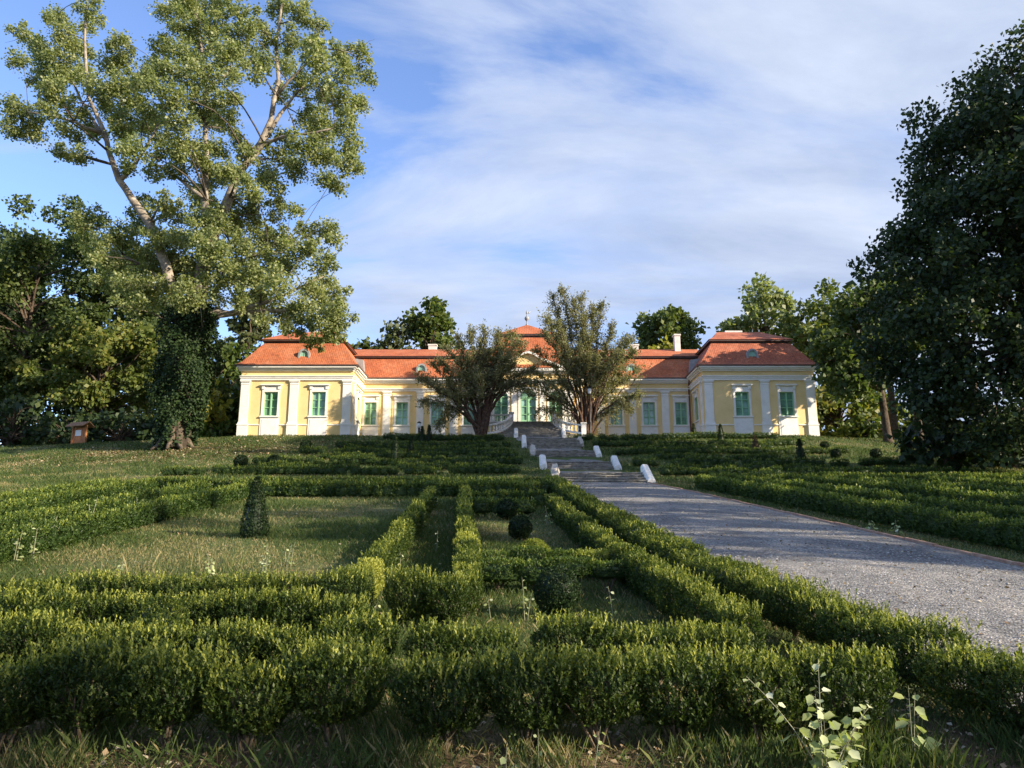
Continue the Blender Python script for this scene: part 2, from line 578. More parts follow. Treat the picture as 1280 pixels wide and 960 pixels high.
def sheet(name, xs, ys, mat, lift=0.0, zf=None):
    X, Y = np.meshgrid(xs, ys)
    Z = (hgt(X, Y) if zf is None else zf(X, Y)) + lift
    V = np.stack([X, Y, Z], -1).reshape(-1, 3)
    nx, ny = len(xs), len(ys)
    i = np.arange(nx * ny).reshape(ny, nx)
    Q = np.stack([i[:-1, :-1], i[:-1, 1:], i[1:, 1:], i[1:, :-1]], -1).reshape(-1, 4)
    me = bpy.data.meshes.new(name)
    me.from_pydata(V.tolist(), [], Q.tolist())
    me.polygons.foreach_set('use_smooth', [True] * len(me.polygons))
    return tag(link_mesh(name, me, mat), kind='structure')


def gz_soft(X, Y):
    return hgt(X, Y) + .03 * np.sin(X * 1.7 + 1.3 * np.sin(Y * .9)) * np.sin(Y * 1.3 + np.cos(X * .8)) - .02


xs = np.unique(np.concatenate([np.linspace(-900, -60, 15), np.linspace(-60, -14, 60), np.linspace(-14, 12, 105), np.linspace(12, 60, 60), np.linspace(60, 900, 15)]))
ys = np.unique(np.concatenate([np.linspace(-300, -5, 15), np.linspace(-5, 30, 141), np.linspace(30, 76, 120), np.linspace(76, 1200, 20)]))
sheet('ground', xs, ys, M['ground'], zf=gz_soft)

# gravel path in two stretches with soft uneven edges
PXL = lambda y: np.interp(y, [-8, 4, 8, 20, 30, 38.8], [3.2, 3.2, 2.45, 2.15, 2.15, 2.45])
PXR = lambda y: np.interp(y, [-8, 10, 30, 36, 38.8], [6.95, 6.95, 7.02, 6.9, 6.75])


def path_sheet():
    ys_ = np.linspace(-8, 38.8, 190)
    us = np.linspace(0, 1, 26)
    V = []
    for y in ys_:
        for u in us:
            x = PXL(y) * (1 - u) + PXR(y) * u
            crown = .035 * math.sin(PI * u)
            V.append((x, y, gz(x, y) + .018 + crown + .012 * math.sin(y * 2.1 + x * 3) * math.sin(x * 2.3)))
    n = len(us)
    Q = [(j * n + i, j * n + i + 1, (j + 1) * n + i + 1, (j + 1) * n + i) for j in range(len(ys_) - 1) for i in range(n - 1)]
    me = bpy.data.meshes.new('gravel_path')
    me.from_pydata(V, [], Q)
    me.polygons.foreach_set('use_smooth', [True] * len(me.polygons))
    tag(link_mesh('gravel_path', me, M['gravel']), kind='structure')


path_sheet()

# brick edging on the far side of the path
e = MB()
yy = -4.0
k = 0
while yy < 38.6:
    ln = .98
    xa, xb = float(PXR(yy)) + .05, float(PXR(yy + ln)) + .05
    za, zb = gz(xa, yy) + .055 + .008 * math.sin(k * 2.3), gz(xb, yy + ln) + .055 + .008 * math.sin(k * 2.3)
    e.hexa([(xa - .03, yy, za - .2), (xa + .03, yy, za - .2), (xb + .03, yy + ln, zb - .2), (xb - .03, yy + ln, zb - .2),
            (xa - .03, yy, za), (xa + .03, yy, za), (xb + .03, yy + ln, zb), (xb - .03, yy + ln, zb)])
    yy += 1.0; k += 1
tag(e.build('path_edging', M['brick'], None), 'low brick edging strip along the far side of the gravel path', 'edging')

# ================================================================ MANOR HOUSE
H0 = (1.5, 72.0, 12.2)
house = empty('manor_house', H0, 'long yellow manor house with orange tiled mansard roofs and two projecting wings', 'house')
CX = 1.5
WX0, WX1 = -26.0, -15.26          # left wing
VX0, VX1 = 18.29, 29.02           # right wing
ZB, ZBELT, ZS, ZL = 11.7, 13.34, 14.19, 16.52
ZARC0, ZARC1, ZFR, ZCO = 17.65, 18.09, 18.56, 18.98


def wall(F, u1, z0, z1, openings=(), u0=0.0, th=.4):
    m = MB()
    ops = sorted(openings)
    u = u0
    for a, b, za, zb in ops:
        if a > u: m.fbox(F, u, a, -th, 0, z0, z1)
        if za > z0: m.fbox(F, a, b, -th, 0, z0, za)
        if zb < z1: m.fbox(F, a, b, -th, 0, zb, z1)
        u = b
    if u < u1: m.fbox(F, u, u1, -th, 0, z0, z1)
    m.build('wall', M['yellow'], house, H0)


def window(F, uc, w, z0, z1, hood=True, apron=True, zbase=ZB, arch=0.0, curtain=False, big=False):
    h = w / 2
    fr = MB()
    d0, d1 = -.2, -.1
    fw = .085
    top = z1
    fr.fbox(F, uc - h, uc - h + fw, d0, d1, z0, top)
    fr.fbox(F, uc + h - fw, uc + h, d0, d1, z0, top)
    fr.fbox(F, uc - h + fw, uc + h - fw, d0, d1, z0, z0 + fw)
    fr.fbox(F, uc - h + fw, uc + h - fw, d0, d1, top - fw, top)
    fr.fbox(F, uc - .065, uc + .065, d0, d1 + .03, z0 + fw, top - fw)
    for f in (.36, .68):
        zz_ = z0 + (top - z0) * f
        fr.fbox(F, uc - h + fw, uc - .065, d0, d1 - .03, zz_ - .03, zz_ + .03)
        fr.fbox(F, uc + .065, uc + h - fw, d0, d1 - .03, zz_ - .03, zz_ + .03)
    if arch:
        n = 10
        inn = [(uc + (h - .1) * math.cos(PI * i / n), z1 + (arch - .1) * math.sin(PI * i / n)) for i in range(n + 1)]
        out = [(uc + h * math.cos(PI * i / n), z1 + arch * math.sin(PI * i / n)) for i in range(n + 1)]
        fr.fring(F, inn, out, d0, d1)
        for a in (PI / 3, 2 * PI / 3):
            fr.fprism(F, [(uc - .04, z1), (uc + .04, z1), (uc + (h - .1) * math.cos(a) + .04, z1 + (arch - .1) * math.sin(a)), (uc + (h - .1) * math.cos(a) - .04, z1 + (arch - .1) * math.sin(a))], d0 + .01, d1 - .02)
    W = fr.build('window', M['green'], house, H0)
    p = MB()
    p.fbox(F, uc - h + .02, uc + h - .02, -.26, -.215, z0 + .02, top - .02)
    if arch:
        p.fprism(F, [(uc + (h - .05) * math.cos(PI * i / 10), z1 + (arch - .05) * math.sin(PI * i / 10)) for i in range(11)], -.26, -.215)
    p.build('pane', M['pane'], W, H0)
    s = MB()
    t = .19
    if arch:
        n = 10
        inn = [(uc + h * math.cos(PI * i / n), z1 + arch * math.sin(PI * i / n)) for i in range(n + 1)]
        out = []
        for i in range(n + 1):
            a = PI * i / n
            out.append((uc + (h + t + .03) * max(-1, min(1, 1.25 * math.cos(a))), z1 + (arch + t) * min(1, 1.25 * math.sin(a))))
        s.fring(F, inn, out, -.38, .07)
        s.fbox(F, uc - h - t, uc - h, -.38, .07, z0, z1)
        s.fbox(F, uc + h, uc + h + t, -.38, .07, z0, z1)
    else:
        s.fbox(F, uc - h - t, uc - h, -.02, .07, z0, z1 + .22)
        s.fbox(F, uc + h, uc + h + t, -.02, .07, z0, z1 + .22)
        s.fbox(F, uc - h, uc + h, -.02, .07, z1, z1 + .22)
    if hood:
        s.fbox(F, uc - h - t + .02, uc + h + t - .02, -.02, .055, z1 + .22, z1 + .52)
        s.fbox(F, uc - h - t - .04, uc - h + .03, .0, .14, z1 + .26, z1 + .58)
        s.fbox(F, uc + h - .03, uc + h + t + .04, .0, .14, z1 + .26, z1 + .58)
        s.fbox(F, uc - h - t - .16, uc + h + t + .16, -.02, .26, z1 + .62, z1 + .74)
        s.fbox(F, uc - h - t - .08, uc + h + t + .08, -.02, .17, z1 + .545, z1 + .617)
    s.fbox(F, uc - h - t - .09, uc + h + t + .09, -.02, .17, z0 - .13, z0 - .003)
    if apron:
        s.fbox(F, uc - h - t - .05, uc + h + t + .05, -.02, .06, zbase, z0 - .133)
        s.fbox(F, uc - h - t + .12, uc + h + t - .12, .0, .085, zbase + .25, z0 - .36)
    s.build('window_surround', M['white'], W, H0)


def pilaster(F, u, w, zb=ZB, zt=ZARC0 - .003, belt=ZBELT, proj=.12):
    m = MB()
    m.fbox(F, u - w / 2, u + w / 2, -.02, proj, belt + .12, zt - .42)
    m.fbox(F, u - w / 2 - .09, u + w / 2 + .09, -.02, proj + .08, zb, belt - .06)
    m.fbox(F, u - w / 2 - .13, u + w / 2 + .13, -.02, proj + .12, belt - .057, belt + .06)
    m.fbox(F, u - w / 2 - .06, u + w / 2 + .06, -.02, proj + .05, belt + .063, belt + .25)
    m.fbox(F, u - w / 2 - .03, u + w / 2 + .03, -.02, proj + .03, zt - .417, zt - .34)
    m.fbox(F, u - w / 2, u + w / 2, -.02, proj, zt - .337, zt - .2)
    m.fbox(F, u - w / 2 - .07, u + w / 2 + .07, -.02, proj + .06, zt - .197, zt - .1)
    m.fbox(F, u - w / 2 - .11, u + w / 2 + .11, -.02, proj + .1, zt - .097, zt)
    m.build('pilaster', M['white'], house, H0)


def bands(runs, a0=ZARC0, a1=ZARC1, c0=ZFR, c1=ZCO):
    """architrave and cornice; runs = [(F, u0, u1)]"""
    m = MB()
    for F, u0, u1 in runs:
        m.fbox(F, u0, u1, -.02, .15, a0, a0 + .2)
        m.fbox(F, u0 - .05, u1 + .05, -.02, .21, a0 + .203, a1 - .1)
        m.fbox(F, u0 - .1, u1 + .1, -.02, .28, a1 - .097, a1)
    m.build('architrave', M['white'], house, H0)
    m = MB()
    for F, u0, u1 in runs:
        m.fbox(F, u0 - .1, u1 + .1, -.02, .2, c0, c0 + .12)
        m.fbox(F, u0 - .2, u1 + .2, -.02, .34, c0 + .123, c0 + .26)
        m.fbox(F, u0 - .34, u1 + .34, -.02, .5, c0 + .263, c1)
    m.build('cornice', M['white'], house, H0)


def belt(F, u0, u1, gaps):
    u = u0
    for a, b in sorted(gaps) + [(u1, u1)]:
        m = MB()
        m.fbox(F, u, a, -.02, .07, ZBELT - .05, ZBELT + .05)
        m.build('belt_course', M['white'], house, H0)
        u = b


def dormer(x, yf, zc, w, h, yb, parent):
    m = MB()
    F = ((x, yf), (1, 0), (0, -1))
    n = 10
    r = w / 2
    inn = [(r * .68 * math.cos(PI * i / n), zc + r * .78 * math.sin(PI * i / n)) for i in range(n + 1)]
    out = [(r * math.cos(PI * i / n), zc + r * 1.12 * math.sin(PI * i / n)) for i in range(n + 1)]
    m.fring(F, inn, out, -(yb - yf), .06)
    m.fbox(F, -r, -r * .68, -(yb - yf), .06, zc - h * .5, zc)
    m.fbox(F, r * .68, r, -(yb - yf), .06, zc - h * .5, zc)
    m.fbox(F, -r - .1, r + .1, -(yb - yf), .1, zc - h * .5 - .12, zc - h * .5 - .003)
    d = m.build('dormer', M['lead'], parent, H0)
    s = MB()
    s.fprism(F, [(r * .68, zc - h * .5), (r * .68, zc)] + inn[1:-1] + [(-r * .68, zc), (-r * .68, zc - h * .5)], -.25, -.1)
    s.fbox(F, -.03, .03, -.099, -.07, zc - h * .5, zc + r * .7)
    s.build('shutter', M['shutter'], d, H0)


def wing(x0, x1, inner, tiles):
    """a square end pavilion; inner = +1 when its inner side faces +X"""
    L = x1 - x0
    F = ((x0, 72.0), (1, 0), (0, -1))
    w1, w2 = L * .2785, L * .7035
    if inner < 0:
        w1, w2 = L * .342, L * .739
    ww = 1.32
    ops = [(c - ww / 2, c + ww / 2, ZS, ZL) for c in (w1, w2)]
    wall(F, L, ZB, ZCO - .1, ops)
    for c in (w1, w2):
        window(F, c, ww, ZS, ZL)
    mid = L * (.482 if inner > 0 else .546)
    for u in (.5, mid, L - .5):
        pilaster(F, u, .8)
    belt(F, .5, L - .5, [(u - .53, u + .53) for u in (mid,)] + [(c - .96, c + .96) for c in (w1, w2)])
    # inner return wall and plain outer and back walls
    xi = x1 if inner > 0 else x0
    if inner > 0:
        Fi = ((xi, 72.4), (0, 1), (1, 0)); Fo = ((x0, 72.4), (0, 1), (-1, 0))
    else:
        Fi = ((xi, 72.4), (0, 1), (-1, 0)); Fo = ((x1, 72.4), (0, 1), (1, 0))
    wall(Fi, 10.0, ZB, ZCO - .1, [(1.75, 3.07, ZS, ZL)])
    window(Fi, 2.41, 1.32, ZS, ZL)
    wall(Fo, 10.0, ZB, ZCO - .1, [(2.2, 3.52, ZS, ZL), (6.2, 7.52, ZS, ZL)])
    window(Fo, 2.86, 1.32, ZS, ZL); window(Fo, 6.86, 1.32, ZS, ZL)
    pilaster(Fi, .2, .6)
    belt(Fi, .6, 4.5, [(1.45, 3.37)])
    Fb = ((x0 + .4, 82.4), (1, 0), (0, 1))
    wall(Fb, L - .8, ZB, ZCO - .1)
    bands([(F, 0, L), (Fi, .0, 4.45), (Fo, .0, 10.0)])
    # roof
    rect = (x0 - .55, x1 + .55, 71.45, 83.0)
    g = MB()
    g.rings((rect[0] - .03, rect[1] + .03, rect[2] - .03, rect[3] + .03), [(0, 0, ZCO + .003), (0, 0, ZCO + .12)])
    gr = g.build('gutter', M['dark'], house, H0)
    r = MB()
    r.rings(rect, [(.05, .05, ZCO + .122), (.42, .45, 19.42), (.95, 1.0, 20.15), (1.5, 1.6, 21.0), (1.98, 2.2, 21.78)])
    roof = r.build('roof', tiles, house, H0)
    st = MB()
    st.rings(rect, [(2.1, 2.3, 21.783), (2.1, 2.3, 21.95), (1.8, 2.0, 21.98), (1.8, 2.0, 22.13)])
    st.build('roof_step', M['dark'], roof, H0)
    u = MB()
    W2 = (rect[1] - rect[0]) / 2; D2 = (rect[3] - rect[2]) / 2
    u.rings(rect, [(1.72, 1.92, 22.133), (2.35, 2.6, 22.52), (W2 - 2.3, D2 - .05, 23.95)])
    u.build('upper_roof', tiles, roof, H0)
    ch = MB()
    cxx = (x0 + x1) / 2 + (.2 if inner > 0 else -.4)
    ch.box(cxx - .9, cxx + .9, 77.6, 78.1, 23.6, 24.25)
    ch.build('chimney', M['chimney'], roof, H0)
    dxw = x0 + (5.8 if inner > 0 else 5.05)
    dormer(dxw, 72.35, 20.25, 1.15, 1.0, 73.6, roof)
    # small zinc gable where the wing meets the middle roof
    j = MB()
    xe = x1 + .1 if inner > 0 else x0 - .1
    s_ = 1 if inner > 0 else -1
    j.hexa([(xe - .9 * s_, 76.2, 19.3), (xe + .1 * s_, 76.2, 19.3), (xe + .1 * s_, 76.9, 19.3), (xe - .9 * s_, 76.9, 19.3),
            (xe - .95 * s_, 76.2, 20.9), (xe - .05 * s_, 76.2, 20.75), (xe - .05 * s_, 76.9, 20.75), (xe - .95 * s_, 76.9, 20.9)])
    j.build('flashing', M['lead'], roof, H0)


wing(WX0, WX1, 1, M['tiles'])
wing(VX0, VX1, -1, M['oldtiles'])

# middle range, either side of the central pavilion
PX0, PX1 = -3.05, 6.3
YM, YP = 77.0, 76.2
ZA0, ZA1, ZF1, ZC1 = 17.6, 17.88, 18.42, 18.84
lw = [-14.39, -11.19, -7.6, -4.32]
rw = [7.45, 10.6, 13.94, 17.2]
lp = [-12.75, -9.35, -5.95]
rp = [9.05, 12.25, 15.6]
for (xa, xb, wins, pils) in ((WX1, PX0, lw, lp), (PX1, VX0, rw, rp)):
    F = ((xa, YM), (1, 0), (0, -1))
    L = xb - xa
    ops = [(x - xa - .6, x - xa + .6, 14.14, 16.47) for x in wins]
    wall(F, L, ZB, ZC1 - .1, ops)
    for x in wins:
        window(F, x - xa, 1.2, 14.14, 16.47)
    for x in pils:
        pilaster(F, x - xa, .72, zt=ZA0 - .003, belt=12.9)
    bands([(F, 0, L)], ZA0, ZA1, ZF1, ZC1)
    g = MB()
    g.fbox(F, -.3, L + .3, .42, .56, ZC1 + .003, ZC1 + .12)
    g.build('gutter', M['dark'], house, H0)
    for i, x in enumerate(wins):        # slightly raised yellow wall strips beside each window
        c = x - xa
        for k_ in (-1, 1):
            pn = MB()
            pn.fbox(F, c + k_ * .91 - .11, c + k_ * .91 + .11, -.01, .04, 13.2, 17.35)
            pn.build('wall_panel', M['yellow'], house, H0)
bk = ((WX1, 87.6), (1, 0), (0, 1))
wall(bk, VX0 - WX1, ZB, ZC1 - .1)

rect = (WX1 - 2.2, VX0 + 2.2, 76.45, 88.2)
r = MB()
r.rings(rect, [(0, 0, ZC1 + .1), (0, .05, ZC1 + .122), (0, .5, 19.28), (0, 1.1, 20.1), (0, 1.75, 20.85), (0, 2.3, 21.45)])
mroof = r.build('roof', M['tiles'], house, H0)
st = MB()
st.rings(rect, [(0, 2.42, 21.453), (0, 2.42, 21.58), (0, 2.12, 21.6), (0, 2.12, 21.74)])
st.build('roof_step', M['dark'], mroof, H0)
u = MB()
u.rings(rect, [(0, 2.04, 21.743), (0, 2.6, 22.0), (0, 5.82, 23.45)])
u.build('upper_roof', M['tiles'], mroof, H0)
for cx, wd, z1, yc in ((18.1, .62, 24.9, 81.5), (13.7, .9, 24.3, 83.5), (-8.9, .9, 24.3, 83.5)):
    ch = MB()
    ch.box(cx - wd / 2, cx + wd / 2, yc - .35, yc + .35, 22.3, z1 - .18)
    ch.box(cx - wd / 2 - .07, cx + wd / 2 + .07, yc - .42, yc + .42, z1 - .177, z1)
    ch.build('chimney', M['chimney'], mroof, H0)
for x in (-9.35, 12.35):
    dormer(x, 77.3, 20.0, 1.1, 1.0, 78.6, mroof)

# weathered patch of the right middle roof is older tile: a second roof slope piece
pp = MB()
for xc in (18.05,):
    pp.tube([(xc, YM - .62, ZC1 - .05), (xc, YM - .35, ZC1 - .5), (xc, YM - .2, 18.0), (xc, YM - .2, 11.9)], .075, 8)
pp.build('downpipe', M['pipe'], house, H0)

# central pavilion
F = ((PX0, YP), (1, 0), (0, -1))
L = PX1 - PX0
uc = 1.63 - PX0
ul, ur = -1.1 - PX0, 4.42 - PX0
ZT = 13.78
ZPW = 19.75
wall(F, L, ZB, ZPW, [(ul - .68, ul + .68, ZT + .05, 17.5), (uc - .78, uc + .78, ZT + .02, 17.75), (ur - .68, ur + .68, ZT + .05, 17.5)])
window(F, ul, 1.36, ZT + .2, 16.95, hood=False, apron=False, arch=.5)
window(F, ur, 1.36, ZT + .2, 16.95, hood=False, apron=False, arch=.5)
for s_ in ((PX0, -1), (PX1, 1)):
    wall(((s_[0], YP + .4), (0, 1), (s_[1], 0)), 8.0, ZB, ZPW)
for u_ in (.35, 3.27, 6.12, L - .35):
    m = MB()
    m.fbox(F, u_ - .27, u_ + .27, -.02, .11, ZT + .35, 17.9)
    m.fbox(F, u_ - .36, u_ + .36, -.02, .17, ZT, ZT + .347)
    m.fbox(F, u_ - .33, u_ + .33, -.02, .17, 17.903, 18.15)
    m.fbox(F, u_ - .4, u_ + .4, -.02, .22, 18.153, 18.3)
    m.build('pilaster', M['white'], house, H0)
for ua, ub in ((.63, ul - .92), (ul + 1.43, uc - 1.62), (uc + 1.63, ur - 1.43), (ur + .92, L - .63)):
    if ub - ua > .05:
        m = MB()
        m.fbox(F, ua, ub, -.01, .05, ZT + .2, 18.1)
        m.build('wall_panel', M['white'], house, H0)
bands([(F, 0, L)], 18.31, 18.62, 19.25, 19.75)
# pediment: segmental crown over raking sides
pd = MB()
zb_ = 19.77
top_ = [(uc - 3.6, zb_), (uc - 2.2, zb_ + .55), (uc - 1.25, zb_ + .95), (uc - .6, zb_ + 1.42), (uc, zb_ + 1.6), (uc + .6, zb_ + 1.42), (uc + 1.25, zb_ + .95), (uc + 2.2, zb_ + .55), (uc + 3.6, zb_)]
pd.fprism(F, [(uc - 3.6, zb_ - .01)] + top_[1:-1] + [(uc + 3.6, zb_ - .01)], -.6, .02)
ped = pd.build('pediment', M['yellow'], house, H0)
pd = MB()
pd.fring(F, top_, [(a, b + .24) for a, b in top_], -.8, .4)
pd.build('moulding', M['white'], ped, H0)
rect = (PX0 - .5, PX1 + .5, YP - .4, YP + 9.2)
g = MB()
g.rings((rect[0] - .03, rect[1] + .03, rect[2] - .03, rect[3]), [(0, 0, 19.753), (0, 0, 19.84)])
g.build('gutter', M['dark'], house, H0)
r = MB()
r.rings(rect, [(.05, .05, 19.843), (.6, .5, 20.4), (1.2, 1.05, 21.4), (1.75, 1.6, 22.6), (2.1, 2.0, 23.55)])
proof = r.build('roof', M['tiles'], house, H0)
st = MB()
st.rings(rect, [(2.2, 2.1, 23.553), (2.2, 2.1, 23.72), (1.95, 1.85, 23.74), (1.95, 1.85, 23.9)])
st.build('roof_step', M['dark'], proof, H0)
u = MB()
u.rings(rect, [(1.88, 1.78, 23.903), (2.6, 2.5, 24.3), (5.1, 4.75, 25.75)])
u.build('upper_roof', M['tiles'], proof, H0)
fn = MB()
fx, fy = (rect[0] + rect[1]) / 2, (rect[2] + rect[3]) / 2
fn.lathe((fx, fy, 25.7), [(.16, 0), (.16, .1), (.07, .18), (.05, .5), (.2, .62), (.27, .8), (.2, .98), (.06, 1.08), (.045, 1.3), (.12, 1.4), (.1, 1.5), (.02, 1.75)], 12)
fn.fprism(((fx, fy), (1, 0), (0, -1)), [(-.05, 26.98), (.3, 27.1), (.42, 27.32), (.2, 27.25), (-.05, 27.2)], -.02, .02)
fn.build('finial', M['lead'], proof, H0, True)

# door
d = MB()
zt_ = 16.75
for sx in (-1, 1):
    a, b = (uc - .78, uc - .05) if sx < 0 else (uc + .05, uc + .78)
    d.fbox(F, a, a + .12, -.22, -.12, ZT + .02, zt_)
    d.fbox(F, b - .12, b, -.22, -.12, ZT + .02, zt_)
    d.fbox(F, a + .12, b - .12, -.22, -.12, ZT + .02, ZT + .75)
    d.fbox(F, a + .12, b - .12, -.22, -.12, zt_ - .12, zt_)
    for f in (.45, .72):
        zq = ZT + (zt_ - ZT) * f
        d.fbox(F, a + .12, b - .12, -.21, -.13, zq - .03, zq + .03)
d.fbox(F, uc - .047, uc + .047, -.22, -.08, ZT + .02, zt_)
d.fbox(F, uc - .78, uc + .78, -.22, -.07, zt_ + .003, zt_ + .14)
inn = [(uc + .66 * math.cos(PI * i / 10), zt_ + .143 + .62 * math.sin(PI * i / 10)) for i in range(11)]
out = [(uc + .78 * math.cos(PI * i / 10), zt_ + .143 + .74 * math.sin(PI * i / 10)) for i in range(11)]
d.fring(F, inn, out, -.22, -.12)
door = d.build('door', M['green'], house, H0)
p = MB()
p.fbox(F, uc - .76, uc + .76, -.28, -.23, ZT + .04, zt_)
p.fprism(F, [(uc + .7 * math.cos(PI * i / 10), zt_ + .05 + .7 * math.sin(PI * i / 10)) for i in range(11)], -.28, -.231)
p.build('pane', M['pane'], door, H0)
s = MB()
out2 = []
for i in range(11):
    a = PI * i / 10
    out2.append((uc + 1.0 * max(-1, min(1, 1.25 * math.cos(a))), zt_ + .143 + 1.0 * min(1, 1.25 * math.sin(a))))
s.fring(F, [(uc + .78 * math.cos(PI * i / 10), zt_ + .143 + .74 * math.sin(PI * i / 10)) for i in range(11)], out2, -.38, .09)
s.fbox(F, uc - 1.0, uc - .78, -.38, .09, ZT, zt_ + .143)
s.fbox(F, uc + .78, uc + 1.0, -.38, .09, ZT, zt_ + .143)
s.build('door_surround', M['white'], door, H0)
hh = MB()
hh.fbox(F, uc + .07, uc + .1, -.08, -.03, ZT + 1.25, ZT + 1.45)
hh.build('handle', M['iron'], door, H0)
wl = MB()
for u_ in (uc - 1.95, uc + 1.95):
    pass

# ================================================================ ENTRANCE STAIRCASE
SX = 1.95
E0 = (SX, 70.0, 12.0)
stair = empty('entrance_staircase', E0, 'flared stone staircase with white balustrades leading up to the green door', 'staircase')
t = MB()
t.box(-2.9, 6.3, 73.05, 76.05, 11.6, 13.55)
t.build('terrace_wall', M['yellow'], stair, E0)
t = MB()
t.box(-3.0, 6.4, 72.95, 76.07, 13.553, 13.76)
t.build('terrace', M['palestone'], stair, E0)
N = 14
t = MB()


def halfw(f):
    f = max(0.0, min(1.0, f))
    return 1.85 + 3.1 * (1 - math.sqrt(max(0, 1 - f ** 2.0)))


rng_ = np.random.default_rng(5)
for i in range(N):
    f = (N - i) / N
    y0 = 66.9 + (72.95 - 66.9) * i / N
    z1 = 11.45 + (13.76 - 11.45) * (i + 1) / N - .01
    w = halfw(f * .97)
    y1 = 72.95
    # each step is a row of slabs with slightly uneven fronts
    nb = 5
    for b in range(nb):
        xa = SX - w + 2 * w * b / nb + .006
        xb = SX - w + 2 * w * (b + 1) / nb - .006
        jy = float(rng_.uniform(-.03, .03)); jz = float(rng_.uniform(-.015, .012))
        t.box(xa, xb, y0 + jy, y0 + 6.05 / N + .12, z1 - .36, z1 + jz - .05)
        t.box(xa, xb, y0 + jy - .06, y0 + 6.05 / N + .1, z1 + jz - .048, z1 + jz)
t.build('steps', M['steps'], stair, E0)


def rail_point(side, f):
    """f = 0 at the terrace, 1 at the foot"""
    yv = 72.95 - 6.0 * f
    zv = 13.76 - (13.76 - 11.75) * f
    return Vector((SX + side * (halfw(f * .97) + .16), yv, zv))


def sweep(m, pts, w, h, z0):
    """flat rail along a polyline"""
    n = len(pts)
    L_, R_ = [], []
    for i, p in enumerate(pts):
        d_ = (pts[min(i + 1, n - 1)] - pts[max(i - 1, 0)]); d_.z = 0
        d_.normalize()
        nn = Vector((-d_.y, d_.x, 0))
        L_.append(p + nn * w / 2); R_.append(p - nn * w / 2)
    for i in range(n - 1):
        q = lambda v, z: (v.x, v.y, v.z + z)
        m.hexa([q(L_[i], z0), q(R_[i], z0), q(R_[i + 1], z0), q(L_[i + 1], z0), q(L_[i], z0 + h), q(R_[i], z0 + h), q(R_[i + 1], z0 + h), q(L_[i + 1], z0 + h)])


bal_me = None


def baluster(p, parent):
    global bal_me
    if bal_me is None:
        b = MB()
        b.lathe((0, 0, 0), [(.075, 0), (.075, .05), (.045, .09), (.085, .2), (.07, .32), (.04, .43), (.06, .47), (.075, .5), (.075, .55)], 8)
        ob = b.build('baluster', M['white'], parent, (0, 0, 0), True)
        bal_me = ob.data
    else:
        ob = bpy.data.objects.new('baluster', bal_me)
        ob.parent = parent
        C.objects.link(ob)
    ob.location = (p[0] - E0[0], p[1] - E0[1], p[2] - E0[2])


for side in (-1, 1):
    m = MB()
    pts = [rail_point(side, i / 18) for i in range(19)]
    sweep(m, pts, .3, .2, -.12)
    sweep(m, pts, .3, .14, .64)
    for f in (0.0, 1.0):
        p = rail_point(side, f)
        m.box(p.x - .21, p.x + .21, p.y - .21, p.y + .21, p.z - .5, p.z + .84)
        m.box(p.x - .27, p.x + .27, p.y - .27, p.y + .27, p.z + .843, p.z + .95)
    xt = SX + side * 2.01
    xo = -2.75 if side < 0 else 6.2
    a, b_ = min(xt, xo), max(xt, xo)
    m.box(a, b_, 73.0, 73.28, 13.763, 13.86)
    m.box(a, b_, 72.97, 73.31, 14.43, 14.56)
    m.box(xo - .2, xo + .2, 72.94, 73.34, 13.764, 14.65)
    m.box(xo - .14, xo + .14, 73.34, 76.0, 13.763, 13.86)
    m.box(xo - .16, xo + .16, 73.34, 76.0, 14.43, 14.56)
    bs = m.build('balustrade', M['plaster'], stair, E0)
    nb = 19
    for i in range(1, nb):
        p = rail_point(side, i / nb)
        baluster((p.x, p.y, p.z + .085), bs)
    n_ = 10
    for i in range(1, n_):
        baluster((xt + (xo - xt) * i / n_, 73.14, 13.87), bs)
    for i in range(1, 6):
        baluster((xo, 73.34 + 2.6 * i / 6, 13.87), bs)

# ================================================================ GARDEN STEPS
FL = [  # y0, y1, z0, z1, xc, half, risers, label
    (38.75, 40.35, 4.95, 5.62, 4.62, 2.15, 4, 'lowest flight of rough grey stone steps, rising straight from the gravel path'),
    (48.0, 49.5, 6.55, 7.22, 4.35, 2.2, 4, 'second flight of stone steps up from the gravel path, moss on its treads'),
    (55.0, 56.5, 8.2, 8.86, 3.9, 2.15, 4, 'third flight of stone steps up, dark risers between two grassy landings'),
    (60.8, 63.6, 9.65, 10.8, 3.35, 2.15, 7, 'fourth and steepest flight of broken stone steps, just below the entrance staircase'),
]
rs = np.random.default_rng(8)
for (y0, y1, z0, z1, xc, hw, n, lab) in FL:
    m = MB()
    for i in range(n):
        za, zb = z0 + (z1 - z0) * i / n, z0 + (z1 - z0) * (i + 1) / n
        ya = y0 + (y1 - y0) * i / n
        x = xc - hw
        while x < xc + hw - .05:
            w = min(float(rs.uniform(.5, 1.1)), xc + hw - x)
            jy, jz = float(rs.uniform(-.05, .05)), float(rs.uniform(-.025, .02))
            m.box(x + .006, x + w - .006, ya + jy, ya + (y1 - y0) / n + .25, za - .25, zb + jz - .055)
            m.box(x + .002, x + w - .002, ya + jy - .06, ya + (y1 - y0) / n + .24, zb + jz - .053, zb + jz)
            x += w
    tag(m.build('stone_steps', M['steps'], None), lab, 'steps', 'stone steps up the bank')

